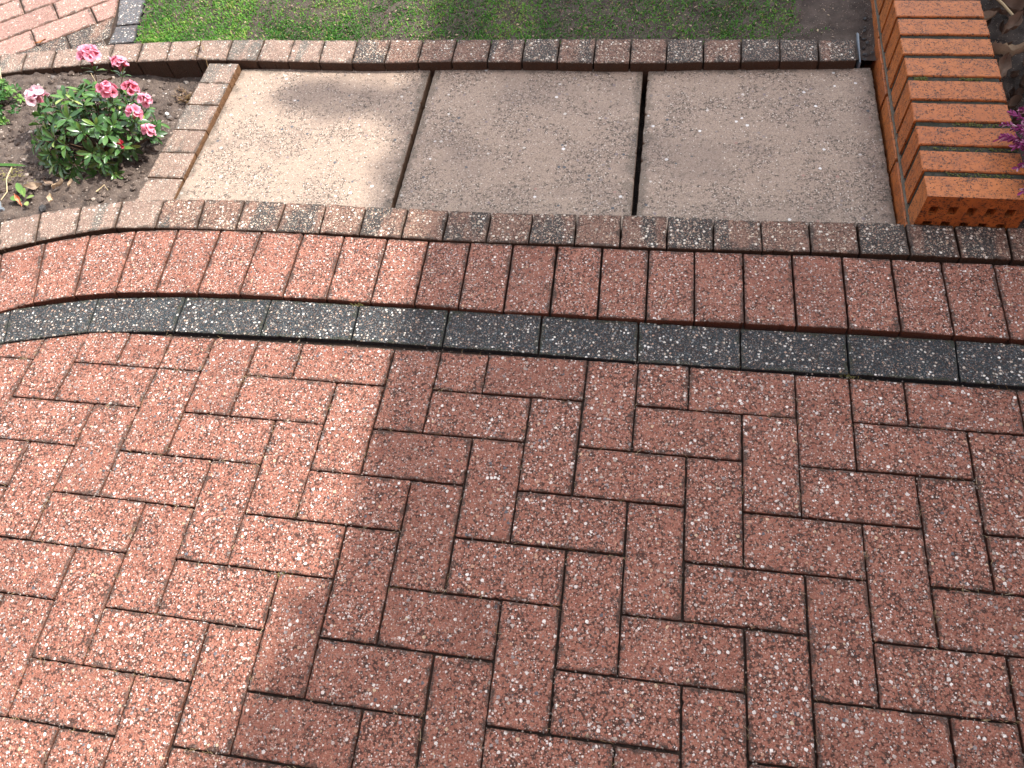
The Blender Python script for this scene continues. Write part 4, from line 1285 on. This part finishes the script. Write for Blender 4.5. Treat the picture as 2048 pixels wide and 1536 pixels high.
# ------------------------------------------------------------------ right bed: heather, dead leaves, stick
rg = random.Random(61)
hb = empty("heather_plant", (1.03, .80, .0)); tag(hb, "purple flowering heather overhanging the end of the orange brick wall", "heather")
stm = MB(); fl = MB()
for k in range(64):
    tx_, ty_ = rg.uniform(.885, 1.12), rg.uniform(.635, .93)
    if tx_ < .93 and (ty_ > .875 or (.735 < ty_ < .76)): continue
    ed = 1 - (tx_ - .885) / .235
    tz = .105 + rg.uniform(.0, .05) + .05 * (1 - ed)
    b0 = Vector((1.04 + rg.uniform(-.03, .04), .80 + rg.uniform(-.04, .04), .0)); tip = Vector((tx_, ty_, tz))
    mid = (b0 + tip) / 2 + Vector((0, 0, .085))
    pts_ = [b0 * (1 - t) ** 2 + mid * 2 * t * (1 - t) + tip * t * t for t in [i / 7 for i in range(8)]]
    stm.tube(pts_, .0013, 4, .3, .5)
    for j in range(30):
        t = .5 + .5 * j / 29
        c = b0 * (1 - t) ** 2 + mid * 2 * t * (1 - t) + tip * t * t
        th = 2.4 * j; ax = (pts_[-1] - pts_[-2]).normalized(); a = ax.orthogonal().normalized(); b = ax.cross(a)
        d = (a * cos(th) + b * sin(th)) + ax * .7
        fl.leaf(c, d, ax, rg.uniform(.008, .0155), rg.uniform(.0045, .0075), min(1, max(0, rg.gauss(.5, .25) + (.35 if rg.random() < .12 else 0))), curl=-.2, fold=.5, n=3)
stm.build("stem", M_BARK, hb); fl.build("blossom", M_HEATH, hb)
RB = [((.985, 1.36, .025), .3, .06, .035, .75, "pale brown dead leaf behind the wall near the stick"), ((1.0, 1.17, .02), 1.2, .07, .045, .55, "large dark curled leaf against the wall's outer side"),
      ((1.015, 1.22, .03), -.2, .075, .05, .85, "pale crumpled leaf right of the dark curled one"), ((.975, 1.26, .02), .2, .035, .02, .95, "small cream leaf scrap by the wall edge"),
      ((1.04, 1.32, .03), .8, .06, .04, .45, "grey-brown leaf between stick and cream scrap"), ((1.06, 1.14, .02), 2.0, .06, .04, .5, "brown leaf at the right picture edge beyond the wall"),
      ((1.0, 1.05, .015), .5, .05, .03, .3, "dark wet leaf in the bed shade beyond the wall"), ((1.06, 1.42, .02), 2.5, .06, .04, .4, "dark leaf at the top right corner")]
for c, a, L, w, t, lab in RB:
    dead_leaf(c, a, L, w, t, lab, rg.uniform(-.2, .4), rg.uniform(.2, .7), grp="dead leaves beyond the wall")
mb = MB()
for _ in range(300):
    x, y = rg.uniform(.97, 1.5), rg.uniform(.95, 1.9)
    crumple(mb, (x, y, rg.uniform(.002, .024)), rg.uniform(0, 2 * pi), rg.uniform(.02, .05), rg.uniform(.014, .03), rg.random() * .42, rg.uniform(-.4, .4), rg.uniform(.2, 1.2), rg)
tag(mb.build("leaf_litter", M_DEAD), "dark layer of small dead leaves in the bed beyond the wall", "leaf litter", kind="stuff")
mb = MB(); mb.tube([(1.012, 1.445, .045), (1.035, 1.41, .04), (1.062, 1.365, .03)], .0036, 7, .75, .9)
tag(mb.build("stick", M_STRAW), "short tan cut stick lying in the bed at the top right", "stick")

# ------------------------------------------------------------------ the house on the right whose eaves throw the shade
EH = 4.7
dxe = EH / math.tan(SUN_EL) * cos(SUN_AZ); dye = EH / math.tan(SUN_EL) * sin(SUN_AZ)
EX = SHADE_X + dxe
hs = empty("house", (EX + 3, 2, -.16)); tag(hs, "orange brick bungalow with white fascia standing to the right of the wall", "house")
mb = MB(); mb.box(EX + .45, EX + 7, -6.0, 7.5, -.16, EH - .1)
mb.box(-7, EX + .6, -7.0, -2.6, -.16, 3.1)  # wing behind the camera, added unseen to cut fill light on front faces
wl = mb.build("wall", M_BRICK, hs)
mb = MB()
mb.add([(EX, -6.4, EH), (EX, 7.9, EH), (EX + 3.9, 7.9, EH + 2.3), (EX + 3.9, -6.4, EH + 2.3), (EX + 7.8, 7.9, EH), (EX + 7.8, -6.4, EH),
        (EX, -6.4, EH - .08), (EX, 7.9, EH - .08), (EX + 3.9, 7.9, EH + 2.2), (EX + 3.9, -6.4, EH + 2.2), (EX + 7.8, 7.9, EH - .08), (EX + 7.8, -6.4, EH - .08)],
       [(0, 3, 2, 1), (3, 5, 4, 2), (6, 7, 8, 9), (9, 8, 10, 11), (0, 1, 7, 6), (5, 11, 10, 4), (0, 6, 9, 3), (3, 9, 11, 5), (1, 2, 8, 7), (2, 4, 10, 8)])
mb.build("roof", simple("roof_tiles", (.12, .06, .045), (.07, .04, .035), 6, .85, .003), hs)
mb = MB(); mb.box(EX + .03, EX + .45, -6.3, 7.8, EH - .19, EH - .1); mb.build("soffit", simple("white_upvc", (.75, .75, .73), (.7, .7, .69), 3, .4, 0), hs)
for y_ in (-3.2, .6, 4.0):
    mb = MB(); mb.box(EX + .43, EX + .5, y_, y_ + 1.5, .9, 2.1)
    wf = mb.build("window", bpy.data.materials["white_upvc"], hs)
    mb = MB(); mb.box(EX + .415, EX + .46, y_ + .08, y_ + .71, .98, 2.02); mb.box(EX + .415, EX + .46, y_ + .79, y_ + 1.42, .98, 2.02)
    pn = mb.build("pane", simple("window_glass", (.03, .035, .04), (.04, .045, .05), 2, .08, 0, .6), wf)
    pn.matrix_parent_inverse = Matrix.Translation(-hs.location)
# unseen leafy tree, added beyond the eaves; its sprays shape the shadow edge
def along(x, y, z, t): return Vector((x, y, z)) + TO_SUN * t
tr = empty("tree", along(-.6, 1.1, 0, 6.4).xy.to_3d() + Vector((1.6, 1.2, -.16)))
tag(tr, "unseen leafy tree added to shape the edge of the house shadow", "tree")
tl = MB(); tw = MB(); rg = random.Random(71)
tb = Vector(tr.location)
tw.tube([tb, tb + Vector((-.1, .05, 2)), tb + Vector((-.3, -.1, 4.2)), tb + Vector((-.7, -.4, 5.4))], .11, 9, .5, .35)
sprays = [(-.72, 1.145, .06, .012, 40, 6.6), (-.62, 1.135, .06, .016, 60, 6.6), (-.52, 1.125, .06, .020, 60, 6.6), (-.44, 1.12, .04, .025, 50, 6.5)]
sprays += [(-.365 - .02 * (k % 3) / 2, .74 + .075 * k, .018, .045, 34, 6.3) for k in range(12)]
sprays += [(-.318, -.26, .010, .03, 22, 6.3), (-.33, -.36, .014, .04, 40, 6.3), (-.345, -.45, .020, .04, 60, 6.3), (-.36, -.55, .028, .04, 80, 6.3), (-.375, -.65, .035, .04, 90, 6.3)]
for (x, y, sx, sy, n_, t) in sprays:
    c = along(x, y, 0, t)
    tw.tube([tb + Vector((-.5, -.3, 4.6)), (tb + Vector((-.5, -.3, 4.9)) + c) / 2, c], .018, 6, .5, .25)
    for k in range(n_):
        q = along(x + rg.gauss(0, sx * .6), y + rg.gauss(0, sy * .6), 0, t + rg.uniform(-.35, .35))
        tl.leaf(q, Vector((rg.uniform(-1, 1), rg.uniform(-1, 1), rg.uniform(-.6, .3))), TO_SUN + Vector((rg.uniform(-.4, .4), rg.uniform(-.4, .4), 0)), rg.uniform(.05, .08), rg.uniform(.03, .045), rg.random(), n=3)
for k in range(900):
    p = Vector((rg.gauss(0, 1), rg.gauss(0, 1), rg.gauss(0, 1))).normalized()
    q = tb + Vector((.3, .35, 5.3)) + Vector((p.x * .9, p.y * .9, p.z * .9)) * rg.random() ** .4
    if (q - TO_SUN * (q.z / TO_SUN.z)).x < SHADE_X + .1: continue
    tl.leaf(q, Vector((rg.uniform(-1, 1), rg.uniform(-1, 1), rg.uniform(-.6, .3))), up, rg.uniform(.06, .1), rg.uniform(.035, .05), rg.random(), n=3)
tw.build("trunk", M_BARK, tr)
tl.build("crown", M_LEAF, tr)
print("herring blocks", len(herr), "outer", len(outer))
